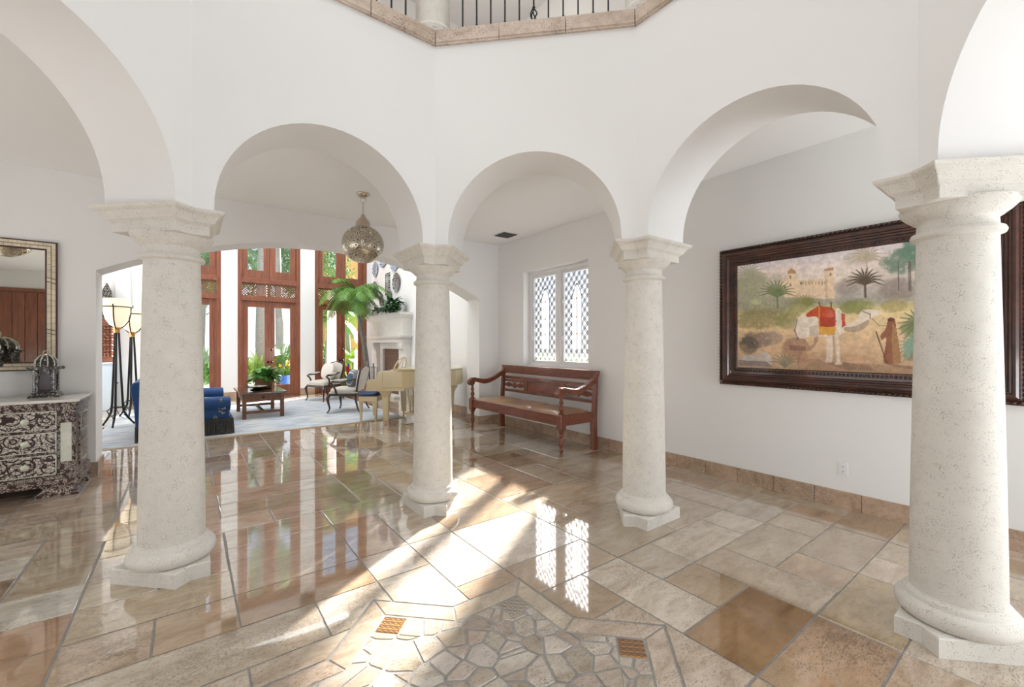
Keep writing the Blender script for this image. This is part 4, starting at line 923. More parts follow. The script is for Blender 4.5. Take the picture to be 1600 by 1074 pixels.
MB().box(-hl+.04, hl-.04, f0-.025, f0+.025, .405, .545).build('front_rail', WOODB, bn, bevel=.005)
MB().box(-hl+.03, hl-.03, .28, .32, .43, .53).build('back_rail', WOODB, bn, bevel=.004)
LEA = mat('worn_tan_leather', (.52, .29, .13), .30, col2=(.30, .18, .12), vscale=2.2, coat=.35, bump=.1, bscale=14)
for i in range(3):
    a = -hl+.05+i*(BL-.10)/3; b = a+(BL-.10)/3-.006; mb = MB(); N = 12; vs = []; fs = []
    for j in range(N+1):
        for k in range(N+1):
            u, v = j/N, k/N; h = .548+.042*(max(0, 1-(2*u-1)**4)*max(0, 1-(2*v-1)**4))**.6; vs.append((a+(b-a)*u, f0-.005+(.60)*v, h))
    for j in range(N):
        for k in range(N): q = j*(N+1)+k; fs.append((q, q+N+1, q+N+2, q+1))
    mb.add(vs, fs); mb.box(a, b, f0-.005, f0+.595, .53, .549); mb.build('seat_cushion', LEA, bn, smooth=True)
tilt = lambda z: .345+(z-.55)*.055
def backrail(z0, z1, x0=-hl+.03, x1=hl-.03, th=.03, name='rail'):
    return MB().add([(x, tilt(z)+o_, z) for x in (x0, x1) for z in (z0, z1) for o_ in (-th, 0)], [(0, 1, 3, 2), (4, 6, 7, 5), (0, 4, 5, 1), (2, 3, 7, 6), (0, 2, 6, 4), (1, 5, 7, 3)]).build(name, WOODB, bn, bevel=.005)
mb = MB(); mb.prism([(-hl-.06, 1.125), (hl+.06, 1.125), (hl+.03, 1.05), (hl+.0, .985), (-hl-.0, .985), (-hl-.03, 1.05)], .345, .385, axis='y'); mb.build('crest_rail', WOODB, bn, bevel=.006)
backrail(.885, .935, name='back_slat'); backrail(.835, .872, th=.024, name='back_slat'); backrail(.655, .70, name='back_slat')
backrail(.70, .835, -.42, .42, .022, 'back_panel')
for s in (-1, 1):
    backrail(.70, .90, s*.46-.035, s*.46+.035, .034, 'stile')
    # carved split panel: a winged splat with cut-outs
    x0, x1 = (s*.50, s*(hl-.05)); xm_ = (x0+x1)/2; mb = MB(); hw_ = abs(x1-x0)/2
    top_ = [(-hw_, .79), (-hw_*.6, .825), (-hw_*.35, .80), (-.05, .77), (-.03, .80), (0, .825), (.03, .80), (.05, .77), (hw_*.35, .80), (hw_*.6, .825), (hw_, .79)]
    bot_ = [(hw_, .76), (hw_*.6, .735), (hw_*.3, .75), (.04, .745), (0, .72), (-.04, .745), (-hw_*.3, .75), (-hw_*.6, .735), (-hw_, .76)]
    mb.prism([(xm_+x, z) for x, z in top_+bot_], .335, .357, axis='y'); mb.build('carved_splat', WOODB, bn, bevel=.004)
# ================================================================ rug
RUG = mat('faded_blue_rug', (.52, .58, .66), .95, col2=(.66, .65, .62), vscale=1.6, bump=.3, bscale=200, sheen=.3); n, l, b = nodes(RUG)
tc = n.new('ShaderNodeTexCoord'); wv = n.new('ShaderNodeTexNoise'); wv.inputs['Scale'].default_value = 5; wv.inputs['Detail'].default_value = 8; mp = n.new('ShaderNodeMapping'); mp.inputs['Scale'].default_value = (.5, 2.5, 1); l.new(tc.outputs['Object'], mp.inputs[0]); l.new(mp.outputs[0], wv.inputs['Vector'])
old = b.inputs['Base Color'].links[0].from_socket; l.new(mixc(n, l, ramp(n, l, wv.outputs['Fac'], [(.48, 0.), (.60, 1.)]), old, (.30, .38, .50)), b.inputs['Base Color'])
tag(MB().box(-1.2, 3.55, 8.40, 13.1, 0, .012).build('area_rug', [RUG]), 'large pale blue-grey area rug under the living room seating', 'rug')
o = MB().box(-1.2, 3.55, 8.33, 8.40, .0, .010).build('rug_binding', mat('tan_binding', (.5, .4, .28), .9)); o.parent = bpy.data.objects['area_rug']
# ================================================================ sofa (back to the left, facing +X)
BLUE = mat('blue_paisley', (.012, .075, .24), .75, sheen=.15); n, l, b = nodes(BLUE)
tc = n.new('ShaderNodeTexCoord'); v = n.new('ShaderNodeTexVoronoi'); v.inputs['Scale'].default_value = 4.5; mp = n.new('ShaderNodeMapping'); mp.inputs['Scale'].default_value = (1.5, 1.5, .9); l.new(tc.outputs['Object'], mp.inputs[0]); l.new(mp.outputs[0], v.inputs['Vector'])
r_ = math_(n, l, 'MULTIPLY', math_(n, l, 'LESS_THAN', v.outputs['Distance'], .22), math_(n, l, 'GREATER_THAN', math_(n, l, 'SINE', math_(n, l, 'MULTIPLY', v.outputs['Distance'], 75)), .0))
l.new(mixc(n, l, r_, (.008, .055, .19), (.28, .32, .30)), b.inputs['Base Color'])
BLUEL = mat('light_blue_fabric', (.10, .33, .58), .8, col2=(.45, .62, .75), vscale=9)
FRI = mat('grey_fringe', (.10, .095, .085), .9, col2=(.05, .048, .045), vscale=60)
sf = thing('blue_sofa', 'blue paisley sofa with rolled arms and dark fringe behind the left column', 'sofa', (-.03, 9.62, .012), 0)
SLx, SLy = .63, 1.06
mb = MB(); mb.box(-SLx+.04, SLx-.02, -SLy+.03, SLy-.03, .10, .30); mb.build('base', BLUE, sf, bevel=.03)
for s, nm in ((-1, 'arm'), (1, 'arm')):
    mb = MB(); ya_ = s*(SLy-.13); mb.box(-SLx+.06, SLx-.06, ya_-.10, ya_+.10, .25, .50)
    pts = [(-SLx+.05, ya_, .50), (-SLx+.3, ya_, .50), (.2, ya_, .495), (SLx-.04, ya_, .49)]; mb.tube(pts, [.12, .13, .13, .125], 20); ar = mb.build(nm, BLUE, sf, smooth=True)
    mb = MB(); mb.lathe([(.0, .0), (.05, .01), (.10, .006), (.122, -.01)], 20, M=Matrix.Translation((SLx-.04, ya_, .49))@Matrix.Rotation(PI/2, 4, 'Y')); mb.build('arm_rosette', BLUE, ar, smooth=True)
mb = MB(); bp_ = [(-SLx+.02, .20), (-SLx+.0, .55), (-SLx-.04, .82), (-SLx-.02, .91), (-SLx+.06, .93), (-SLx+.14, .88), (-SLx+.18, .6), (-SLx+.22, .30)]
mb.add([(x, y, z) for y in (-SLy+.0, SLy-.0) for x, z in bp_], [tuple(range(8)), tuple(range(8, 16))[::-1]]+[(i, 8+i, 8+(i+1) % 8, (i+1) % 8) for i in range(8)]); mb.build('backrest', BLUE, sf, bevel=.03, seg=3)
for i in range(2):
    y0 = -SLy+.26+i*.80
    mb = MB(); mb.pillow((.12, y0+.40, .37), 1.02, .80, .19); mb.build('seat_cushion', BLUE, sf, smooth=True)
    mb = MB(); mb.pillow((0, 0, 0), .24, .74, .46, M=Matrix.Translation((-.38, y0+.40, .66))@Matrix.Rotation(-.16, 4, 'Y')); mb.build('back_cushion', BLUE, sf, smooth=True)
mb = MB(); N = 0
def fringe(p, q, z0, z1, mb):
    p, q = Vector(p), Vector(q); d = q-p; k = int(d.length/.022)
    for i in range(k):
        c_ = p+d*(i+.5)/k; j = random.uniform(-.006, .006); mb.tube([(c_.x, c_.y, z1), (c_.x+j, c_.y+j, (z0+z1)/2), (c_.x+2*j, c_.y+j, z0)], [.007, .010, .012], 5)
x0, x1, y0, y1 = -SLx+.02, SLx, -SLy+.01, SLy-.01
for P, Q in (((x0, y0), (x1, y0)), ((x1, y0), (x1, y1)), ((x0, y1), (x1, y1)), ((x0, y0), (x0, y1))): fringe(P, Q, .0, .245, mb)
mb.box(x0, x1, y0, y1, .235, .262); mb.build('fringe', FRI, sf)
mb = MB(); mb.pillow((0, 0, 0), .16, .46, .40, M=Matrix.Translation((-.10, -.62, .66))@Matrix.Rotation(-.35, 4, 'Y')@Matrix.Rotation(.3, 4, 'Z'))
t = mb.build('throw_pillow', BLUEL, None, smooth=True, loc=(-.06, 9.62, .012)); tag(t, 'light blue throw pillow leaning on the sofa back behind the left column', 'pillow')
for px_, lab in (((.43, 8.83), 'silver beaded tassel trim hanging from the near sofa arm'),):
    t = MB(); [t.ball((px_[0]+random.uniform(-.05, .05), px_[1]-.23+random.uniform(-.02, .02), .42+random.uniform(-.13, .11)), random.uniform(.012, .022), 6) for _ in range(26)]
    o = t.build('tassel', mat('grey_tassel', (.32, .31, .30), .7), None, smooth=True); o.parent = sf; o.location = (.03, -9.62, .05)
# ================================================================ torchere lamps
GLOW = bpy.data.materials.new('lit_alabaster'); GLOW.use_nodes = True; n = GLOW.node_tree.nodes; b = n['Principled BSDF']; b.inputs['Base Color'].default_value = (.9, .82, .66, 1); b.inputs['Emission Color'].default_value = (1, .80, .52, 1); b.inputs['Emission Strength'].default_value = .55; b.inputs['Roughness'].default_value = .4
for (x, y, top, lab) in ((-1.05, 10.62, 2.34, 'nearer tall torchere floor lamp with lit bowl shade, seen through the left arch'), (-.93, 11.75, 2.28, 'farther tall torchere floor lamp with lit bowl shade, partly behind the left column')):
    t = thing('floor_lamp', lab, 'floor lamp', (x, y, .012), .4, 'torchere lamps behind the sofa'); zt = top-.012
    mb = MB(); mb.lathe([(.0, zt-.52), (.05, zt-.515), (.12, zt-.47), (.185, zt-.37), (.215, zt-.25), (.218, zt-.12), (.222, zt), (.214, zt), (.208, zt-.12), (.205, zt-.25), (.175, zt-.36), (.11, zt-.455), (0, zt-.49)], 36, sc=(.86, .86)); mb.build('bowl_shade', GLOW, t, smooth=True)
    mb = MB(); mb.tube([(.20*math.cos(a), .20*math.sin(a), zt-.15) for a in [2*PI*i/32 for i in range(33)]], .010, 6)
    for q in range(3):
        a = q*2*PI/3; mb.tube([(r_*math.cos(a), r_*math.sin(a), zt+z_) for r_, z_ in ((.228, -.11), (.238, -.13), (.228, -.155), (.206, -.15), (.203, -.26), (.178, -.39), (.115, -.49), (.05, -.545), (.03, -.60))], .010, 6)
    mb.build('cradle', IRON, t)
    MB().lathe([(.03, zt-.63), (.045, zt-.62), (.05, zt-.57), (.06, zt-.53), (.045, zt-.52)], 16).build('collar', BRASS, t, smooth=True)
    for q in range(3):
        a = q*2*PI/3; mb = MB(); mb.tube([(r_*math.cos(a), r_*math.sin(a), z_) for r_, z_ in ((.03, zt-.62), (.05, 1.2), (.085, .42), (.10, .26), (.16, .14), (.25, .02))], [.017, .018, .019, .019, .018, .015], 8); mb.ball((.25*math.cos(a), .25*math.sin(a), .018), .018, 8); mb.build('leg', IRON, t)
    mb = MB(); mb.tube([(.092*math.cos(a), .092*math.sin(a), .34) for a in [2*PI*i/16 for i in range(17)]], .008, 6)
    for q in range(6):
        a = q*PI/3; mb.tube([(.09*math.cos(a), .09*math.sin(a), .34), (.15*math.cos(a+.3), .15*math.sin(a+.3), .28), (.10*math.cos(a+.6), .10*math.sin(a+.6), .20), (.14*math.cos(a+.9), .14*math.sin(a+.9), .15)], .006, 5)
    mb.build('scroll_ring', IRON, t)
    lp = bpy.data.lights.new('lamp_bulb', 'POINT'); lp.energy = 14; lp.color = (1, .82, .6); lp.shadow_soft_size = .06; lo_ = bpy.data.objects.new('lamp_bulb', lp); COL.objects.link(lo_); lo_.location = (x, y, top-.1)
# carved cabinet at the far left
t = thing('carved_cabinet', 'pale blue cabinet with carved wood upper panel and silvery crest, far left beyond the lamps', 'cabinet', (-1.52, 13.55, 0), 0)
PBL = mat('pale_blue_paint', (.55, .65, .75), .35, coat=.3)
MB().box(-.16, .16, -.3, .3, 0, 1.05).build('lower_cupboard', PBL, t, bevel=.01); MB().box(-.18, .18, -.33, .33, 1.05, 1.09).build('counter', PBL, t, bevel=.006)
mb = MB(); mb.box(-.13, .13, .02, .28, 1.09, 2.1); mb.build('upper_panel', WOODR, t, bevel=.008)
mb = MB(); [mb.lathe([(.0, 0), (.035, .02), (.01, .06), (.035, .10), (.0, .13)], 8, c=(-.09+.06*i, 0, 1.2+.13*j)) for i in range(4) for j in range(6)]; mb.build('carving', WOODR, t)
mb = MB(); mb.prism([(-.16, 2.1), (.16, 2.1), (.16, 2.45), (.10, 2.5), (.08, 2.75), (.0, 2.95), (-.08, 2.75), (-.10, 2.5), (-.16, 2.45)], .05, .25, axis='y'); mb.build('crest', DKM, t, bevel=.01)
for y in (-.1, .1): MB().lathe([(.0, -.02), (.03, 0), (.0, .02)], 8, c=(.175, y, .6)).build('knob', IRON, t)
# arched plaster niche on the garden wall
mb = MB(); pts = [(-1.42, .0), (-1.12, .0)]+[(-1.27+.15*math.cos(a), 3.05+.5*math.sin(a)) for a in [PI*i/14 for i in range(15)]]
mb.prism(pts, 13.93, 14.0, axis='y'); struct(mb.build('trim_9', WHITE, bevel=.02))
# ================================================================ coffee table and what stands on it
ct = thing('coffee_table', 'low square-legged wooden coffee table on the blue rug', 'coffee table', (1.22, 10.66, .012), 0)
mb = MB(); mb.box(-.42, .42, -.72, .72, .495, .53); mb.build('table_top', mat('dark_table_top', (.10, .045, .03), .12, col2=(.06, .028, .02), vscale=3, stretch=(8, 1, 1), coat=.5), ct, bevel=.006)
mb = MB(); mb.box(-.34, .34, -.66, -.635, .34, .495); mb.box(-.34, .34, .635, .66, .34, .495); mb.box(-.345, -.32, -.64, .64, .34, .495); mb.box(.32, .345, -.64, .64, .34, .495); mb.build('apron', WOODT, ct, bevel=.003)
for sx_ in (-1, 1):
    for sy in (-1, 1): MB().box(sx_*.335-.035, sx_*.335+.035, sy*.64-.035, sy*.64+.035, 0, .495).build('leg', WOODT, ct, bevel=.004)
mb = MB(); mb.box(-.31, .31, -.655, -.625, .10, .15); mb.box(-.31, .31, .625, .655, .10, .15); mb.box(-.03, .03, -.63, .63, .105, .145); mb.build('stretcher', WOODT, ct, bevel=.003)
MB().ball((.0, -.665, .42), .02, 8).build('knob', IRON, ct); MB().ball((.35, -.3, .42), .018, 8).build('knob', IRON, ct)
z_t = .542
t = thing('serving_tray', 'dark stacked footed tray in the middle of the coffee table', 'tray', (1.16, 10.52, z_t), 0)
mb = MB(); mb.lathe([(.12, 0), (.13, .01), (.10, .02), (.06, .035), (.16, .05), (.25, .065), (.27, .08), (.262, .082), (.24, .07), (0, .06)], 28); mb.build('dish', mat('dark_bronze', (.10, .085, .07), .3, metal=.8), t, smooth=True)
mb = MB(); [mb.pillow((.12*math.cos(a), .12*math.sin(a), .075), .12, .09, .03) for a in (0, 1.3, 2.4, 3.9, 5.1)]; mb.build('shell', mat('grey_shell', (.45, .43, .40), .5), t, smooth=True)
t = thing('basket_plant', 'leafy green houseplant in a woven basket on the coffee table', 'potted plant', (1.33, 10.88, z_t), 0)
WEAVE = mat('woven_cane', (.34, .17, .06), .6, col2=(.14, .07, .03), vscale=40, bump=.5, bscale=90)
mb = MB(); mb.lathe([(.13, 0), (.155, .02), (.175, .12), (.18, .20), (.19, .215), (.18, .225), (.165, .21), (.15, .20), (0, .195)], 24); bk = mb.build('basket', WEAVE, t, smooth=True)
mb = MB(); [mb.tube([(.178*math.cos(a)*k, .178*math.sin(a)*k, z) for a in [2*PI*i/24 for i in range(25)]], .007, 5) for k, z in ((.9, .03), (.95, .08), (.99, .13), (1.01, .18))]; mb.build('weave_band', WEAVE, bk)
def leaf_mesh(mb, base, az, el, Ln, wd, droop=.6, n=5, fold=.15, mi=0, shape='oval'):
    base = Vector(base); d = Vector((math.cos(az)*math.cos(el), math.sin(az)*math.cos(el), math.sin(el))); side = Vector((-math.sin(az), math.cos(az), 0)); vs = []; p = base.copy()
    for i in range(n+1):
        t = i/n; wv_ = wd*(math.sin(PI*min(1, t*.92+.06))**.8 if shape == 'oval' else (1-t)**.7*min(1, t*6+.2)); up = side.cross(d).normalized()*-1
        vs += [p-side*wv_/2+up*fold*wv_, p.copy(), p+side*wv_/2+up*fold*wv_]; p = p+d*Ln/n; d = (d+Vector((0, 0, -droop/n))).normalized()
    fs = []
    for i in range(n): a = i*3; fs += [(a, a+1, a+4, a+3), (a+1, a+2, a+5, a+4)]
    return mb.add(vs, fs, mi)
def bush(mb, c, n, r, L0, w0, el=(-.2, 1.4), droop=.9, seed=1, z0=0, hh=.1):
    rr = random.Random(seed)
    for i in range(n):
        az = rr.uniform(0, 2*PI); q = rr.random()**.6*r; leaf_mesh(mb, (c[0]+q*math.cos(az), c[1]+q*math.sin(az), c[2]+z0+rr.uniform(0, hh)), az+rr.uniform(-.8, .8), rr.uniform(*el), L0*rr.uniform(.6, 1.25), w0*rr.uniform(.7, 1.2), droop)
    return mb
mb = MB(); bush(mb, (0, 0, .18), 80, .16, .22, .11, (-.2, 1.2), 1.1, 4, hh=.16); bush(mb, (.05, -.02, .2), 40, .22, .22, .12, (-.3, .6), .9, 5, hh=.05); mb.build('foliage', mat('pothos_leaf', (.16, .38, .07), .35, col2=(.05, .17, .03), vscale=7), t, smooth=True)
# ================================================================ french armchairs
UPH = mat('cream_upholstery', (.66, .62, .55), .85, col2=(.60, .56, .50), vscale=5, sheen=.3, bump=.1, bscale=150)
def cab(pts, r): return [Vector(p) for p in pts], r
def french_chair(loc, rz, lab, group):
    t = thing('french_armchair', lab, 'armchair', loc, rz, group)  # faces local -y
    hw_, hd = .33, .29
    for s in (-1, 1):
        mb = MB(); mb.tube([(s*(hw_-.02), -hd+.02, .40), (s*(hw_+.02), -hd-.02, .33), (s*(hw_+.005), -hd-.005, .22), (s*(hw_-.02), -hd+.015, .10), (s*(hw_-.0), -hd-.005, .03), (s*(hw_+.02), -hd-.03, .012)], [.032, .036, .026, .017, .014, .018], 10); mb.build('leg', WOODD, t, smooth=True)
        mb = MB(); mb.tube([(s*(hw_-.05), hd-.02, .40), (s*(hw_-.045), hd+.0, .25), (s*(hw_-.03), hd+.04, .10), (s*(hw_-.02), hd+.09, .012)], [.028, .024, .018, .016], 10); mb.build('leg', WOODD, t, smooth=True)
        mb = MB(); mb.tube([(s*(hw_-.01), -.12, .38), (s*(hw_+.03), -.13, .50), (s*(hw_+.045), -.17, .60), (s*(hw_+.04), -.24, .66), (s*(hw_+.035), -.20, .685), (s*(hw_+.02), -.05, .685), (s*(hw_-.02), .12, .71), (s*(hw_-.06), .27, .74)], [.022, .022, .022, .025, .024, .02, .018, .018], 10); ar = mb.build('arm', WOODD, t, smooth=True)
        mb = MB(); mb.tube([(s*(hw_+.035), -.15, .71), (s*(hw_+.02), -.02, .715), (s*(hw_-.01), .10, .73)], [.022, .03, .022], 10); mb.build('arm_pad', UPH, ar, smooth=True)
    mb = MB(); P = [(-hw_, -hd+.0), (-hw_*.5, -hd-.035), (0, -hd-.045), (hw_*.5, -hd-.035), (hw_, -hd), (hw_-.02, 0), (hw_-.06, hd), (-hw_+.06, hd), (-hw_+.02, 0)]
    loft(mb, [([(x*1.02, y*1.02) for x, y in P], .365), ([(x*1.03, y*1.03) for x, y in P], .40), ([(x, y) for x, y in P], .425)]); mb.build('seat_frame', WOODD, t, bevel=.01)
    mb = MB(); mb.pillow((0, -.02, .475), .63, .60, .15); mb.build('seat_cushion', UPH, t, smooth=True)
    mb = MB(); loft(mb, [([(x*.98, y*.98) for x, y in P], .42), ([(x*.98, y*.98) for x, y in P], .45)]); mb.build('seat_band', UPH, t)
    # back: shaped panel leaning back
    def B(x, z): return (x, hd-.02+(z-.42)*.22, z)
    out = [(-.22, .46), (-.265, .60), (-.295, .80), (-.285, .93), (-.20, .985), (-.10, 1.0), (0, 1.03), (.10, 1.0), (.20, .985), (.285, .93), (.295, .80), (.265, .60), (.22, .46), (0, .44), (-.22, .46)]
    mb = MB(); mb.tube([B(x, z) for x, z in out], .021, 8); mb.build('back_frame', WOODD, t, smooth=True)
    mb = MB(); ctr = (0, .74); vs = []; fs = []; n_ = len(out)-1
    for lay, sc_, off in ((0, .97, -.02), (1, .80, -.055), (2, .0, -.065)):
        for x, z in out[:-1]: p = B(ctr[0]+(x-ctr[0])*sc_, ctr[1]+(z-ctr[1])*sc_); vs.append((p[0], p[1]+off, p[2]))
    for lay in (0, 1):
        for i in range(n_): fs.append((lay*n_+i, lay*n_+(i+1) % n_, (lay+1)*n_+(i+1) % n_, (lay+1)*n_+i))
    o_ = len(vs)
    for x, z in out[:-1]: p = B(x*.97, ctr[1]+(z-ctr[1])*.97); vs.append((p[0], p[1]+.014, p[2]))
    fs.append(tuple(range(o_, o_+n_))); mb.add(vs, fs); mb.build('back_panel', UPH, t, smooth=True)
    return t
a1 = math.atan2(-.42, -.9)+PI/2; a2 = math.atan2(.60, -.80)+PI/2
french_chair((2.92, 12.25, .012), a1, 'cream french armchair with a square pillow facing the coffee table, nearer the garden doors', 'cream french armchairs on the rug')
french_chair((2.86, 9.93, .012), a2, 'cream french armchair seen from behind, next to the ivory piano', 'cream french armchairs on the rug')
def cushion(loc, rz, tilt_, m, lab, sx_=.46, sz=.44):
    mb = MB(); mb.pillow((0, 0, 0), sx_, .15, sz, p=5, M=Matrix.Rotation(tilt_, 4, 'X')); o = mb.build('throw_pillow', m, None, smooth=True, loc=loc, rotz=rz); tag(o, lab, 'pillow'); return o
def loc_of(base, rz, x, y, z): return (base[0]+x*math.cos(rz)-y*math.sin(rz), base[1]+x*math.sin(rz)+y*math.cos(rz), z)
cushion(loc_of((2.92, 12.25), a1, .03, .10, .775), a1, -.22, mat('white_linen', (.74, .70, .64), .9, bump=.1, bscale=120), 'square cream linen pillow on the far french armchair')
STRP = mat('striped_cotton', (.6, .6, .58), .85); n, l, b = nodes(STRP); tc = n.new('ShaderNodeTexCoord'); wv = n.new('ShaderNodeTexWave'); wv.inputs['Scale'].default_value = 7; l.new(tc.outputs['Object'], wv.inputs['Vector']); l.new(mixc(n, l, ramp(n, l, wv.outputs['Fac'], [(.45, 0.), (.55, 1.)]), (.62, .60, .56), (.10, .17, .28)), b.inputs['Base Color'])
cushion(loc_of((2.86, 9.93), a2, -.02, .11, .75), a2, -.22, STRP, 'blue and white striped pillow on the armchair seen from behind', .42, .40)
# ================================================================ piano
fa = -math.atan2(.62, .78); PL = Vector((3.31, 8.31, 0))
pn = thing('baby_grand_piano', 'ivory baby grand piano behind the middle column', 'piano', (3.31, 8.31, 0), fa-PI/2)   # local +y = tail, +x = treble side
tr = [(.74, -.30), (.74, .36), (.72, .50), (.60, .66), (.50, .85), (.46, 1.0), (.38, 1.16), (.20, 1.27), (-.10, 1.32), (-.45, 1.32), (-.66, 1.24), (-.74, 1.08)]
body = [(-.74, -.02)]+[(.74, -.02)]+tr[1:]
mb = MB(); mb.prism(body, .70, 1.01); mb.build('case', CREAM, pn, bevel=.012)
for s in (-1, 1):
    mb = MB(); mb.prism([(-.30, .66), (.0, .66), (.0, 1.01), (-.06, 1.01), (-.10, .97), (-.11, .90), (-.14, .865), (-.28, .85), (-.30, .83)], s*.70-.045, s*.70+.045, axis='x'); mb.build('cheek', CREAM, pn, bevel=.008)
mb = MB(); mb.box(-.745, .745, -.31, .40, .645, .70); mb.build('key_bed', CREAM, pn, bevel=.008)
mb = MB(); mb.box(-.655, .655, -.26, -.11, .70, .735); kb = mb.build('white_keys', mat('ivory_key', (.75, .72, .64), .3), pn, bevel=.002)
mb = MB(); i = 0
while i < 51:
    if i % 7 not in (2, 6): x = -.655+(i+1)*1.31/52; mb.box(x-.006, x+.006, -.21, -.11, .735, .748)
    i += 1
mb.build('black_keys', IRON, kb)
mb = MB(); mb.box(-.655, .655, -.11, -.03, .70, .95); mb.build('fallboard', CREAM, pn, bevel=.006)
lid = [(-.76, .26), (.76, .26), (.76, .37), (.74, .51), (.62, .67), (.52, .86), (.48, 1.01), (.40, 1.18), (.21, 1.29), (-.10, 1.34), (-.46, 1.34), (-.68, 1.26), (-.76, 1.09)]
mb = MB(); mb.prism(lid, 1.012, 1.034); mb.prism([(-.76, .27), (.76, .27), (.76, .62), (-.76, .62)], 1.036, 1.056); mb.build('lid', CREAM, pn, bevel=.006)
for x, y in ((-.60, .02), (.60, .02), (-.12, 1.12)):
    mb = MB(); loft(mb, [([(x-a, y-a), (x+a, y-a), (x+a, y+a), (x-a, y+a)], z) for a, z in ((.042, .075), (.045, .10), (.060, .52), (.085, .60), (.12, .645), (.12, .66))]); lg = mb.build('leg', CREAM, pn, bevel=.008)
    mb = MB(); mb.lathe([(.0, -.012), (.032, -.012), (.032, .012), (0, .012)], 16, M=Matrix.Translation((x+.012, y, .034))@Matrix.Rotation(PI/2, 4, 'X')); mb.box(x-.012, x+.012, y-.018, y+.018, .045, .078); mb.build('caster', BRASS, lg)
mb = MB(); [mb.tube([(sx_*.16, .32, .66), (sx_*.19, .33, .52), (sx_*.13, .34, .36), (sx_*.10, .35, .16)], .018, 8) for sx_ in (-1, 1)]; mb.box(-.16, .16, .28, .42, .10, .16); mb.tube([(0, .36, .14), (0, .60, .66)], .008, 6); [mb.tube([(x, .33, .15), (x, .33, .66)], .005, 6) for x in (-.05, 0, .05)]
ly = mb.build('lyre', CREAM, pn, smooth=True); mb = MB(); [mb.box(x-.014, x+.014, .20, .29, .105, .118) for x in (-.06, 0, .06)]; mb.build('pedal', BRASS, ly, bevel=.003)
# music desk: open oval frame leaning back
mb = MB(); Mx = Matrix.Translation((0, .10, 1.02))@Matrix.Rotation(-.35, 4, 'X')
ov_ = [(-.40, 0), (-.38, .10), (-.26, .20), (0, .25), (.26, .20), (.38, .10), (.40, 0)]
mb.tube([(x, 0, z) for x, z in ov_], .013, 8, M=Mx); mb.tube([(-.40, 0, 0), (.40, 0, 0)], .013, 8, M=Mx); mb.tube([(-.13, 0, .01), (-.10, 0, .12), (0, 0, .24)], .008, 6, M=Mx); mb.tube([(.13, 0, .01), (.10, 0, .12), (0, 0, .24)], .008, 6, M=Mx); mb.tube([(-.2, 0, 0), (-.2, .2, .05)], .008, 6, M=Mx); mb.tube([(.2, 0, 0), (.2, .2, .05)], .008, 6, M=Mx)
mb.build('music_desk', CREAM, pn, smooth=True)
pb = thing('piano_bench', 'ivory piano bench with a dark blue tufted seat', 'bench', (PL.x-.42*.78+.03, PL.y+.42*.62+.04, 0), fa-PI/2)
mb = MB(); mb.box(-.40, .40, -.18, .18, .40, .50); mb.build('frame', CREAM, pb, bevel=.006)
mb = MB(); mb.pillow((0, 0, .53), .83, .40, .11, p=7); mb.build('seat_cushion', mat('navy_leather', (.012, .035, .11), .35), pb, smooth=True)
for sx_ in (-1, 1):
    for sy in (-1, 1): mb = MB(); x, y = sx_*.36, sy*.145; loft(mb, [([(x-a, y-a), (x+a, y-a), (x+a, y+a), (x-a, y+a)], z) for a, z in ((.016, 0), (.020, .1), (.030, .42))]); mb.build('leg', CREAM, pb, bevel=.003)
# ================================================================ fireplace
FX = 4.40; FY0, FY1 = 10.7, 13.55
LIM = mat('carved_limestone', (.78, .76, .72), .75, var=.04, vscale=6, bump=.15, bscale=30)
fp = thing('fireplace', 'tall white carved limestone fireplace with a mantel shelf on the living room wall', 'fireplace', (4.8, (FY0+FY1)/2, 0), 0)
hF = (FY1-FY0)/2
def fblock(mb, ex, z0, z1, ex2=None, z=None):   # project ex from wall
    ex2 = ex if ex2 is None else ex2
    a = [(-ex, -hF+.42-ex), (0, -hF+.42-ex), (0, hF-.42+ex), (-ex, hF-.42+ex)]; b_ = [(-ex2, -hF+.42-ex2), (0, -hF+.42-ex2), (0, hF-.42+ex2), (-ex2, hF-.42+ex2)]
    return loft(mb, [(a, z0), (b_, z1)])
mb = MB(); fblock(mb, .38, 2.32, 2.37); fblock(mb, .36, 2.28, 2.32, .38); fblock(mb, .29, 2.20, 2.28, .345); mb.build('mantel_shelf', LIM, fp)
mb = MB(); fblock(mb, .26, 1.74, 2.22, .29); mb.build('overmantel', LIM, fp, bevel=.004)
mb = MB(); fblock(mb, .34, 1.70, 1.75, .36); fblock(mb, .30, 1.66, 1.70, .34); fblock(mb, .27, 1.56, 1.66); mb.build('frieze_moulding', LIM, fp, bevel=.004)
for s in (-1, 1):
    mb = MB(); y = s*(hF-.42+.10); pr_ = [(-.27, 1.58), (-.27, 1.48), (-.25, 1.40), (-.20, 1.33), (-.17, 1.24), (-.18, 1.15), (-.16, 1.05), (-.15, .20), (-.20, .16), (-.20, 0), (0, 0), (0, 1.58)]
    mb.prism(pr_, y-.14, y+.14, axis='y'); mb.build('corbel_leg', LIM, fp, bevel=.006)
mb = MB(); mb.box(-.10, 0, -hF+.60, -.62, 0, 1.56); mb.box(-.10, 0, .62, hF-.60, 0, 1.56); mb.box(-.10, 0, -.62, .62, 1.38, 1.56); mb.build('surround', LIM, fp, bevel=.004)
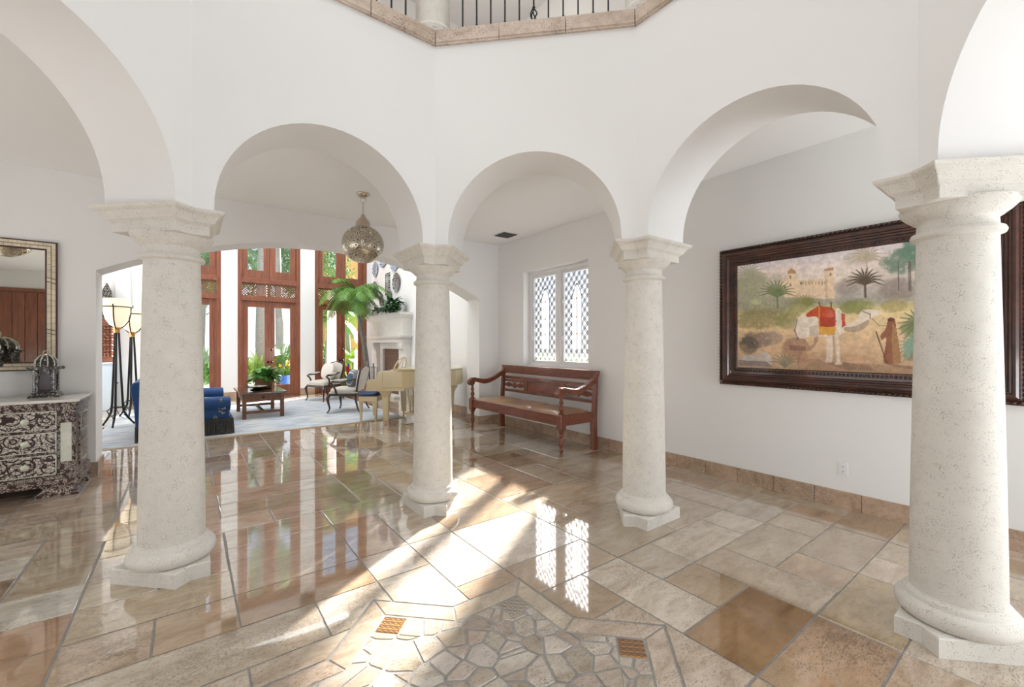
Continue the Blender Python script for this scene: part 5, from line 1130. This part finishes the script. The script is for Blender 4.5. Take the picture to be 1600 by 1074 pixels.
BRK = mat('firebrick', (.20, .115, .08), .9); n, l, b = nodes(BRK); tc = n.new('ShaderNodeTexCoord'); mp = n.new('ShaderNodeMapping'); mp.inputs['Rotation'].default_value = (0, PI/2, PI/2); bt_ = n.new('ShaderNodeTexBrick'); bt_.inputs['Scale'].default_value = 6; bt_.inputs['Color1'].default_value = (.26, .15, .10, 1); bt_.inputs['Color2'].default_value = (.19, .11, .08, 1); bt_.inputs['Mortar'].default_value = (.10, .08, .06, 1); l.new(tc.outputs['Object'], mp.inputs[0]); l.new(mp.outputs[0], bt_.inputs['Vector']); l.new(bt_.outputs['Color'], b.inputs['Base Color'])
mb = MB(); mb.box(-.04, -.02, -.62, .62, 0, 1.38); mb.build('firebox', BRK, fp)
mb = MB(); mb.box(-.30, 0, -.75, .75, 0, .08); mb.build('hearth', LIM, fp, bevel=.01)
t = thing('fire_tools', 'black fireplace tool set standing by the hearth behind the piano', 'fireplace tools', (4.02, 11.6, 0), 0)
mb = MB(); mb.lathe([(.12, 0), (.12, .015), (.03, .03), (.012, .04), (.012, .95), (.02, .97), (0, 1.0)], 12); mb.build('stand', IRON, t, smooth=True)
for i, a in enumerate((0, 1.6, 3.1, 4.7)): mb = MB(); mb.tube([(.02*math.cos(a), .02*math.sin(a), .9), (.10*math.cos(a), .10*math.sin(a), .88), (.10*math.cos(a), .10*math.sin(a), .2)], .008, 6); mb.box(.10*math.cos(a)-.03, .10*math.cos(a)+.03, .10*math.sin(a)-.012, .10*math.sin(a)+.012, .12, .24); mb.build('tool', IRON, t)
# things on the mantel
t = thing('ivy_plant', 'dark trailing ivy plant on the near end of the mantel shelf', 'potted plant', (4.42, 11.25, 2.37), 0)
mb = MB(); mb.lathe([(.08, 0), (.11, .10), (.12, .14), (.10, .14), (0, .12)], 16); mb.build('pot', mat('dark_glazed_pot', (.05, .06, .07), .3), t, smooth=True)
mb = MB(); bush(mb, (0, 0, .10), 90, .16, .20, .10, (-.3, 1.3), 1.6, 8, hh=.22); bush(mb, (-.1, .3, .06), 60, .22, .17, .09, (-.5, .7), 1.3, 9, hh=.12); bush(mb, (-.1, -.26, .06), 40, .16, .17, .09, (-.5, .7), 1.3, 10, hh=.1); mb.build('foliage', LEAFD, t, smooth=True)
t = thing('white_orchid', 'white flowering plant spilling over the mantel edge left of the ivy', 'flowers', (4.52, 12.0, 2.37), 0)
mb = MB(); mb.lathe([(.06, 0), (.08, .06), (.07, .09), (0, .08)], 14); mb.build('vase', WHITE, t, smooth=True)
mb = MB(); rr = random.Random(5)
for i in range(60): mb.ball((rr.uniform(-.18, .06), rr.uniform(-.14, .14), rr.uniform(.02, .22) if i % 3 else rr.uniform(-.0, .06)), rr.uniform(.018, .035), 6)
mb.build('blossom', mat('white_petal', (.82, .82, .80), .6), t, smooth=True); mb = MB(); bush(mb, (-.04, 0, .08), 26, .12, .16, .05, (-.6, 1), 1.4, 3); mb.build('foliage', LEAFD, t)
for i, (y, h_) in enumerate(((13.30, .22), (13.12, .30), (12.95, .20))):
    t = MB(); t.lathe([(.05, 0), (.055, .01), (.02, .03), (.015, h_*.5), (.03, h_*.6), (.014, h_*.7), (.035, h_*.9), (.03, h_), (0, h_)], 12)
    tag(t.build('candlestick', mat('dark_pewter', (.06, .06, .07), .35, metal=.7), None, smooth=True, loc=(4.6, y, 2.37)), ['shortish dark candlestick at the far left end of the mantel', 'tallest of the three dark candlesticks on the mantel', 'shortest dark candlestick on the mantel, nearest the white flowers'][i], 'candlestick', 'candlesticks on the mantel')
# plates
def plate_mat(name, c1, c2, sc):
    m = mat(name, c1, .2, coat=.5); n, l, b = nodes(m); tc = n.new('ShaderNodeTexCoord'); sp = n.new('ShaderNodeSeparateXYZ'); l.new(tc.outputs['Object'], sp.inputs[0])
    r_ = math_(n, l, 'SQRT', math_(n, l, 'ADD', math_(n, l, 'POWER', sp.outputs['Y'], 2), math_(n, l, 'POWER', sp.outputs['Z'], 2))); an = math_(n, l, 'ARCTAN2', sp.outputs['Y'], sp.outputs['Z'])
    k = math_(n, l, 'MULTIPLY', math_(n, l, 'SINE', math_(n, l, 'MULTIPLY', r_, sc)), math_(n, l, 'SINE', math_(n, l, 'MULTIPLY', an, 12)))
    v = n.new('ShaderNodeTexVoronoi'); v.inputs['Scale'].default_value = 22; l.new(tc.outputs['Object'], v.inputs['Vector'])
    l.new(mixc(n, l, math_(n, l, 'GREATER_THAN', math_(n, l, 'ADD', k, v.outputs['Distance']), .62), c1, c2), b.inputs['Base Color']); return m
PB = plate_mat('blue_white_majolica', (.06, .10, .25), (.68, .72, .76), 90); PD = plate_mat('dark_majolica', (.02, .022, .035), (.48, .48, .47), 70)
for (x, y, z, r_, m, lab) in ((0, 13.58, 3.92, .24, PB, 'blue-rimmed plate hung highest to the left above the mantel'), (0, 12.90, 4.22, .34, PB, 'largest blue and white plate above the mantel'), (0, 11.98, 3.98, .34, PB, 'blue and white plate hung at the upper right over the ivy'), (0, 13.62, 3.27, .26, PD, 'dark patterned plate at the left beside the palm fronds'),
                             (0, 11.84, 3.30, .27, PD, 'dark scalloped plate at the right above the ivy'), (0, 13.02, 2.87, .17, PD, 'small dark plate just above the mantel, left of the pair'), (0, 12.38, 2.97, .18, PD, 'small dark plate just above the ivy, right of the pair')):
    mb = MB(); mb.lathe([(.0, 0), (r_*.6, 0), (r_*.7, .015), (r_, .04), (r_*1.0, .047), (r_*.68, .022), (0, .008)], 32, M=Matrix.Rotation(-PI/2, 4, 'Y'))
    tag(mb.build('wall_plate', m, None, smooth=True, loc=(4.797, y, z)), lab, 'plate', 'decorative plates over the fireplace')
t = thing('tile_panel', 'small rectangular blue and white framed panel hung among the plates', 'wall decoration', (4.8, 12.56, 3.33), 0)
mb = MB(); mb.box(-.03, 0, -.17, .17, -.33, .33); mb.build('frame', PD, t, bevel=.005); MB().box(-.034, -.028, -.085, .085, -.22, .22).build('mirror_glass', mat('pale_glass', (.7, .75, .78), .1, metal=.6), t)
# ================================================================ palms and plants
def frond(mb, base, az, Ln, rise, droop, ll=.30, lw=.028, n=16, leafn=2, seed=0, curl=0):
    rr = random.Random(seed); d = Vector((math.cos(az)*math.cos(rise), math.sin(az)*math.cos(rise), math.sin(rise))); p = Vector(base); pts = []; side = Vector((-math.sin(az), math.cos(az), 0))
    for i in range(n+1): pts.append((p.copy(), d.copy())); p = p+d*Ln/n; d = (d+Vector((0, 0, -droop/n))).normalized()
    mb.tube([q[0] for q in pts], [.012*(1-.85*i/n)+.002 for i in range(n+1)], 5)
    for i in range(2, n*leafn+1):
        t = i/(n*leafn); k = min(n, t*n); a = int(min(k, n-1)); q, dd = pts[a]; q = q+dd*(k-a)*Ln/n; L_ = ll*math.sin(PI*min(.98, .12+t*.86))**.6
        for s in (-1, 1):
            v = (side*s*.85+dd*.55+Vector((0, 0, -.15+rr.uniform(-.15, .1)))).normalized(); tip = q+v*L_+Vector((0, 0, -L_*.28)); mid = q+v*L_*.5+Vector((0, 0, -L_*.02)); w_ = dd*lw/2
            mb.add([q-w_*.6, q+w_*.6, mid+w_, mid-w_, tip], [(0, 1, 2, 3), (3, 2, 4)])
def palm_tree(name, lab, cat, loc, h, lean, nf, FL, m, group=None, tr=.05, ll=.30, lw=.03, droop=1.9, rise=(.2, 1.3), seed=1, stems=1, pot=False, fronds_parts=True):
    t = thing(name, lab, cat, loc, 0, group); rr = random.Random(seed); z0 = .40 if pot else 0
    for sidx in range(stems):
        a0 = 2*PI*sidx/max(1, stems); bx_, by_ = (.07*math.cos(a0), .07*math.sin(a0)) if stems > 1 else (0, 0)
        N = 10; pts = [(bx_*(1-.6*i/N)+lean[0]*(i/N)**1.6, by_*(1-.6*i/N)+lean[1]*(i/N)**1.6, z0-.05+(h-z0+.05)*i/N) for i in range(N+1)]
        mb = MB(); mb.tube(pts, [tr*(1.15-.35*i/N) for i in range(N+1)], 10); mb.build('trunk', BARK, t, smooth=True)
    for i in range(nf):
        mb = MB(); az = 2*PI*i*.382+rr.uniform(-.2, .2); frond(mb, (lean[0], lean[1], h-.05), az, FL*rr.uniform(.8, 1.1), rr.uniform(*rise), droop*rr.uniform(.8, 1.2), ll, lw, 14, 2, seed*100+i)
        mb.build('frond', m, t)
    return t
pp = palm_tree('potted_palm', 'tall potted indoor palm with arching fronds in front of the right garden doors', 'palm', (4.14, 12.45, .0), 3.05, (-.36, .12), 19, 1.15, LEAF, tr=.026, ll=.36, lw=.034, droop=2.3, rise=(-.1, 1.0), seed=7, stems=3, pot=True)
mb = MB(); mb.lathe([(.16, 0), (.22, .05), (.27, .25), (.27, .38), (.30, .40), (.30, .43), (.25, .43), (.24, .38), (0, .37)], 28); mb.build('pot', mat('terracotta_pot', (.42, .20, .11), .8, var=.1), pp, smooth=True)
t = thing('flowering_bromeliad', 'red and pink flowering plant in a pot by the right garden door', 'potted plant', (3.72, 12.85, .0), 0)
mb = MB(); mb.lathe([(.10, 0), (.13, .04), (.16, .26), (.17, .28), (.14, .28), (0, .25)], 18); mb.build('pot', mat('terracotta_pot'), t, smooth=True)
mb = MB(); bush(mb, (0, 0, .26), 60, .08, .42, .07, (.3, 1.4), 1.0, 12); mb.build('foliage', LEAF, t)
mb = MB(); rr = random.Random(3)
for i in range(26): leaf_mesh(mb, (rr.uniform(-.03, .03), rr.uniform(-.03, .03), .70+rr.uniform(-.1, .1)), rr.uniform(0, 6.28), rr.uniform(.3, 1.4), .17, .05, .2)
mb.build('blossom', mat('pink_petal', (.75, .04, .10), .5), t)
mb = MB(); [leaf_mesh(mb, (0, 0, .82), a, 1.2, .16, .04, .1) for a in (0, 1.5, 3, 4.6)]; mb.build('blue_bract', mat('violet_petal', (.10, .10, .55), .5), t)
# ================================================================ garden
PAT = mat('patio_paving', (.62, .58, .52), .7, var=.1, vscale=2); struct(MB().box(-12, 16, 14.4, 20, -.12, -.02).build('floor_patio', PAT))
GRS = mat('lawn', (.12, .25, .05), .9, col2=(.06, .14, .03), vscale=1.2, bump=.4, bscale=60)
tag(MB().box(-40, 50, 20, 70, -.14, -.03).build('lawn', GRS), 'green lawn beyond the patio outside the garden doors', 'lawn', kind='stuff')
rl = thing('garden_railing', 'black iron railing along the patio outside the glass doors', 'railing', (0, 18.8, -.02), 0)
for i in range(9): x = -3+i*1.5; MB().box(x-.03, x+.03, -.03, .03, 0, 1.05).build('post', IRON, rl)
mb = MB(); mb.box(-3, 9, -.02, .02, 1.0, 1.04); mb.box(-3, 9, -.015, .015, .12, .15); mb.build('rail', IRON, rl)
mb = MB(); [mb.box(-3+i*.15-.008, -3+i*.15+.008, -.008, .008, .15, 1.0) for i in range(81)]; o = mb.build('bars', IRON, rl); o['kind'] = 'stuff'
PALMS = [((2.05, 17.6), 7.5, .17, 1.9, LEAF, 'thick-trunked palm outside the left pane of the middle glass doors'), ((2.78, 18.3), 6.8, .13, 1.8, LEAF, 'palm trunk outside the right pane of the middle glass doors'), ((.35, 21), 4.6, .14, 2.0, LEAF, 'palm outside the left glass doors beside the column'), ((5.6, 19.2), 3.2, .10, 2.2, LEAFY, 'bright lime palm outside the right pane of the right glass doors'), ((4.15, 17.2), 2.6, .06, 1.5, LEAF, 'green palm outside the left pane of the right glass doors'), ((1.7, 21.5), 5.4, .12, 2.0, LEAF, 'background palm beyond the railing, behind the middle glass doors')]
for i, ((x, y), h_, tr_, FL_, m, lab) in enumerate(PALMS): palm_tree('garden_palm', lab, 'palm', (x, y, -.03), h_, (.15*(-1)**i, .1), 16, FL_, m, 'palms in the garden', tr_, .55, .06, 1.9, (.0, 1.3), 20+i)
SH = [((1.95, 17.3), 1.2, .95, LEAFY, 'fan leaved bush low outside the left pane of the middle doors', .1), ((2.75, 18.0), 1.5, .9, LEAF, 'green bush by the trunk outside the right pane of the middle doors', .1), ((.25, 17.9), 1.4, .8, LEAF, 'green bush outside the left glass doors', .1), ((4.7, 18.6), 1.6, 1.2, LEAF, 'bush outside the right glass doors behind the white post', .1), ((5.5, 18.2), 1.3, 1.1, LEAFY, 'lime green bush outside the right pane of the right doors', .1)]
for i, ((x, y), h_, r_, m, lab, _) in enumerate(SH):
    t = thing('garden_shrub', lab, 'shrub', (x, y, -.03), 0, 'shrubs outside the glass doors'); mb = MB(); bush(mb, (0, 0, .1), 200, r_*.45, .55, .09, (.0, 1.5), .8, 40+i, hh=h_-.4); mb.build('foliage', m, t); mb = MB(); [mb.tube([(0, 0, 0), (.15*math.cos(a), .15*math.sin(a), h_*.7)], .02, 6) for a in (0, 1.2, 2.5, 3.9, 5.1)]; mb.build('stem', BARK, t)
rr = random.Random(9)
TREES = [((.2, 25), 8.5, 2.2, 'leafy tree high behind the left glass doors'), ((3.2, 25.5), 9.5, 2.1, 'leafy tree high behind the middle glass doors'), ((5.0, 23), 8.6, 1.9, 'leafy tree high behind the right glass doors')]
for i, ((x, y), h_, r_, lab) in enumerate(TREES):
    t = thing('broadleaf_tree', lab, 'tree', (x, y, -.03), 0, 'trees beyond the lawn'); mb = MB(); mb.tube([(0, 0, 0), (.1, 0, h_*.4), (0, .1, h_*.75)], [.2, .16, .08], 10); mb.build('trunk', BARK, t, smooth=True)
    mb = MB()
    for k in range(2200):
        u = Vector((rr.gauss(0, 1), rr.gauss(0, 1), rr.gauss(0, 1))).normalized()*r_*rr.uniform(.55, 1.0); leaf_mesh(mb, (u.x, u.y, h_*.66+u.z*1.25), rr.uniform(0, 6.28), rr.uniform(-.8, .8), rr.uniform(.22, .42), .12, .5, 2)
    mb.build('foliage', LEAF, t)
t = thing('patio_column', 'round white patio post outside the right glass doors', 'column', (4.0, 15.8, -.02), 0)
MB().lathe([(.17, .06), (.15, .1), (.14, 3.4), (.17, 3.45)], 24).build('shaft', WHITE, t, smooth=True); MB().box(-.2, .2, -.2, .2, 0, .07).build('plinth', WHITE, t); MB().box(-.22, .22, -.22, .22, 3.45, 3.6).build('capital', WHITE, t)
t = thing('garden_fountain', 'pale tiered stone garden fountain outside the right glass doors', 'fountain', (5.35, 17.5, -.02), 0)
MB().lathe([(.45, 0), (.47, .3), (.50, .34), (.42, .34), (.40, .2), (0, .2)], 28).build('basin', LIM, t, smooth=True); MB().lathe([(.12, .2), (.08, .4), (.07, .8), (.26, .92), (.28, .96), (.1, .93), (.05, 1.0), (.05, 1.2), (.09, 1.25), (.0, 1.35)], 20).build('pedestal', LIM, t, smooth=True)
t = thing('blue_planter', 'bright blue planter with flowers outside the middle glass doors', 'planter', (2.62, 16.2, -.02), 0)
MB().lathe([(.14, 0), (.17, .04), (.22, .46), (.25, .50), (.22, .50), (0, .46)], 22).build('pot', mat('cobalt_glaze', (.02, .13, .52), .2, coat=.5), t, smooth=True)
mb = MB(); bush(mb, (0, 0, .46), 70, .14, .34, .07, (.2, 1.4), .9, 77); mb.build('foliage', LEAF, t); mb = MB(); [mb.ball((rr.uniform(-.25, .25), rr.uniform(-.25, .25), rr.uniform(.65, .95)), .035, 6) for _ in range(22)]; mb.build('blossom', mat('yellow_petal', (.8, .45, .04), .5), t)
t = thing('patio_chair', 'dark iron patio chair outside the middle glass doors', 'chair', (2.28, 16.3, -.02), .5)
mb = MB(); [mb.tube([(x, y, 0), (x, y, .44)], .012, 6) for x in (-.2, .2) for y in (-.2, .2)]; mb.build('legs', IRON, t); mb = MB(); mb.lathe([(.0, .44), (.23, .44), (.23, .46), (0, .46)], 20); mb.build('seat', IRON, t)
mb = MB(); [mb.tube([(k*.2*math.cos(a), .2+.0*k, .45+.42*math.sin(a)*k) for a in [PI*i/12 for i in range(13)]], .009, 6) for k in (1, .7, .4)]; mb.build('backrest', IRON, t)
# orange villa
t = thing('orange_villa', 'orange painted villa with an arched window beyond the upper right doors', 'building', (7.4, 26, -.03), 0)
OR = mat('orange_stucco', (.78, .40, .14), .85, var=.05); mb = MB(); mb.box(-1.2, 1.3, 0, 4, 0, 9); mb.build('wall', OR, t)
mb = MB(); mb.prism([(-1.0, 5.9), (-.2, 5.9), (-.2, 7.3)]+[(-.6+.4*math.cos(a), 7.3+.4*math.sin(a)) for a in [PI*i/10 for i in range(1, 10)]]+[(-1.0, 7.3)], -.06, .0, axis='y'); mb.build('window', WHITE, t)
MB().box(-1.4, 1.5, -.2, 4.2, 9, 9.3).build('roof', mat('clay_roof', (.45, .2, .1), .8), t)
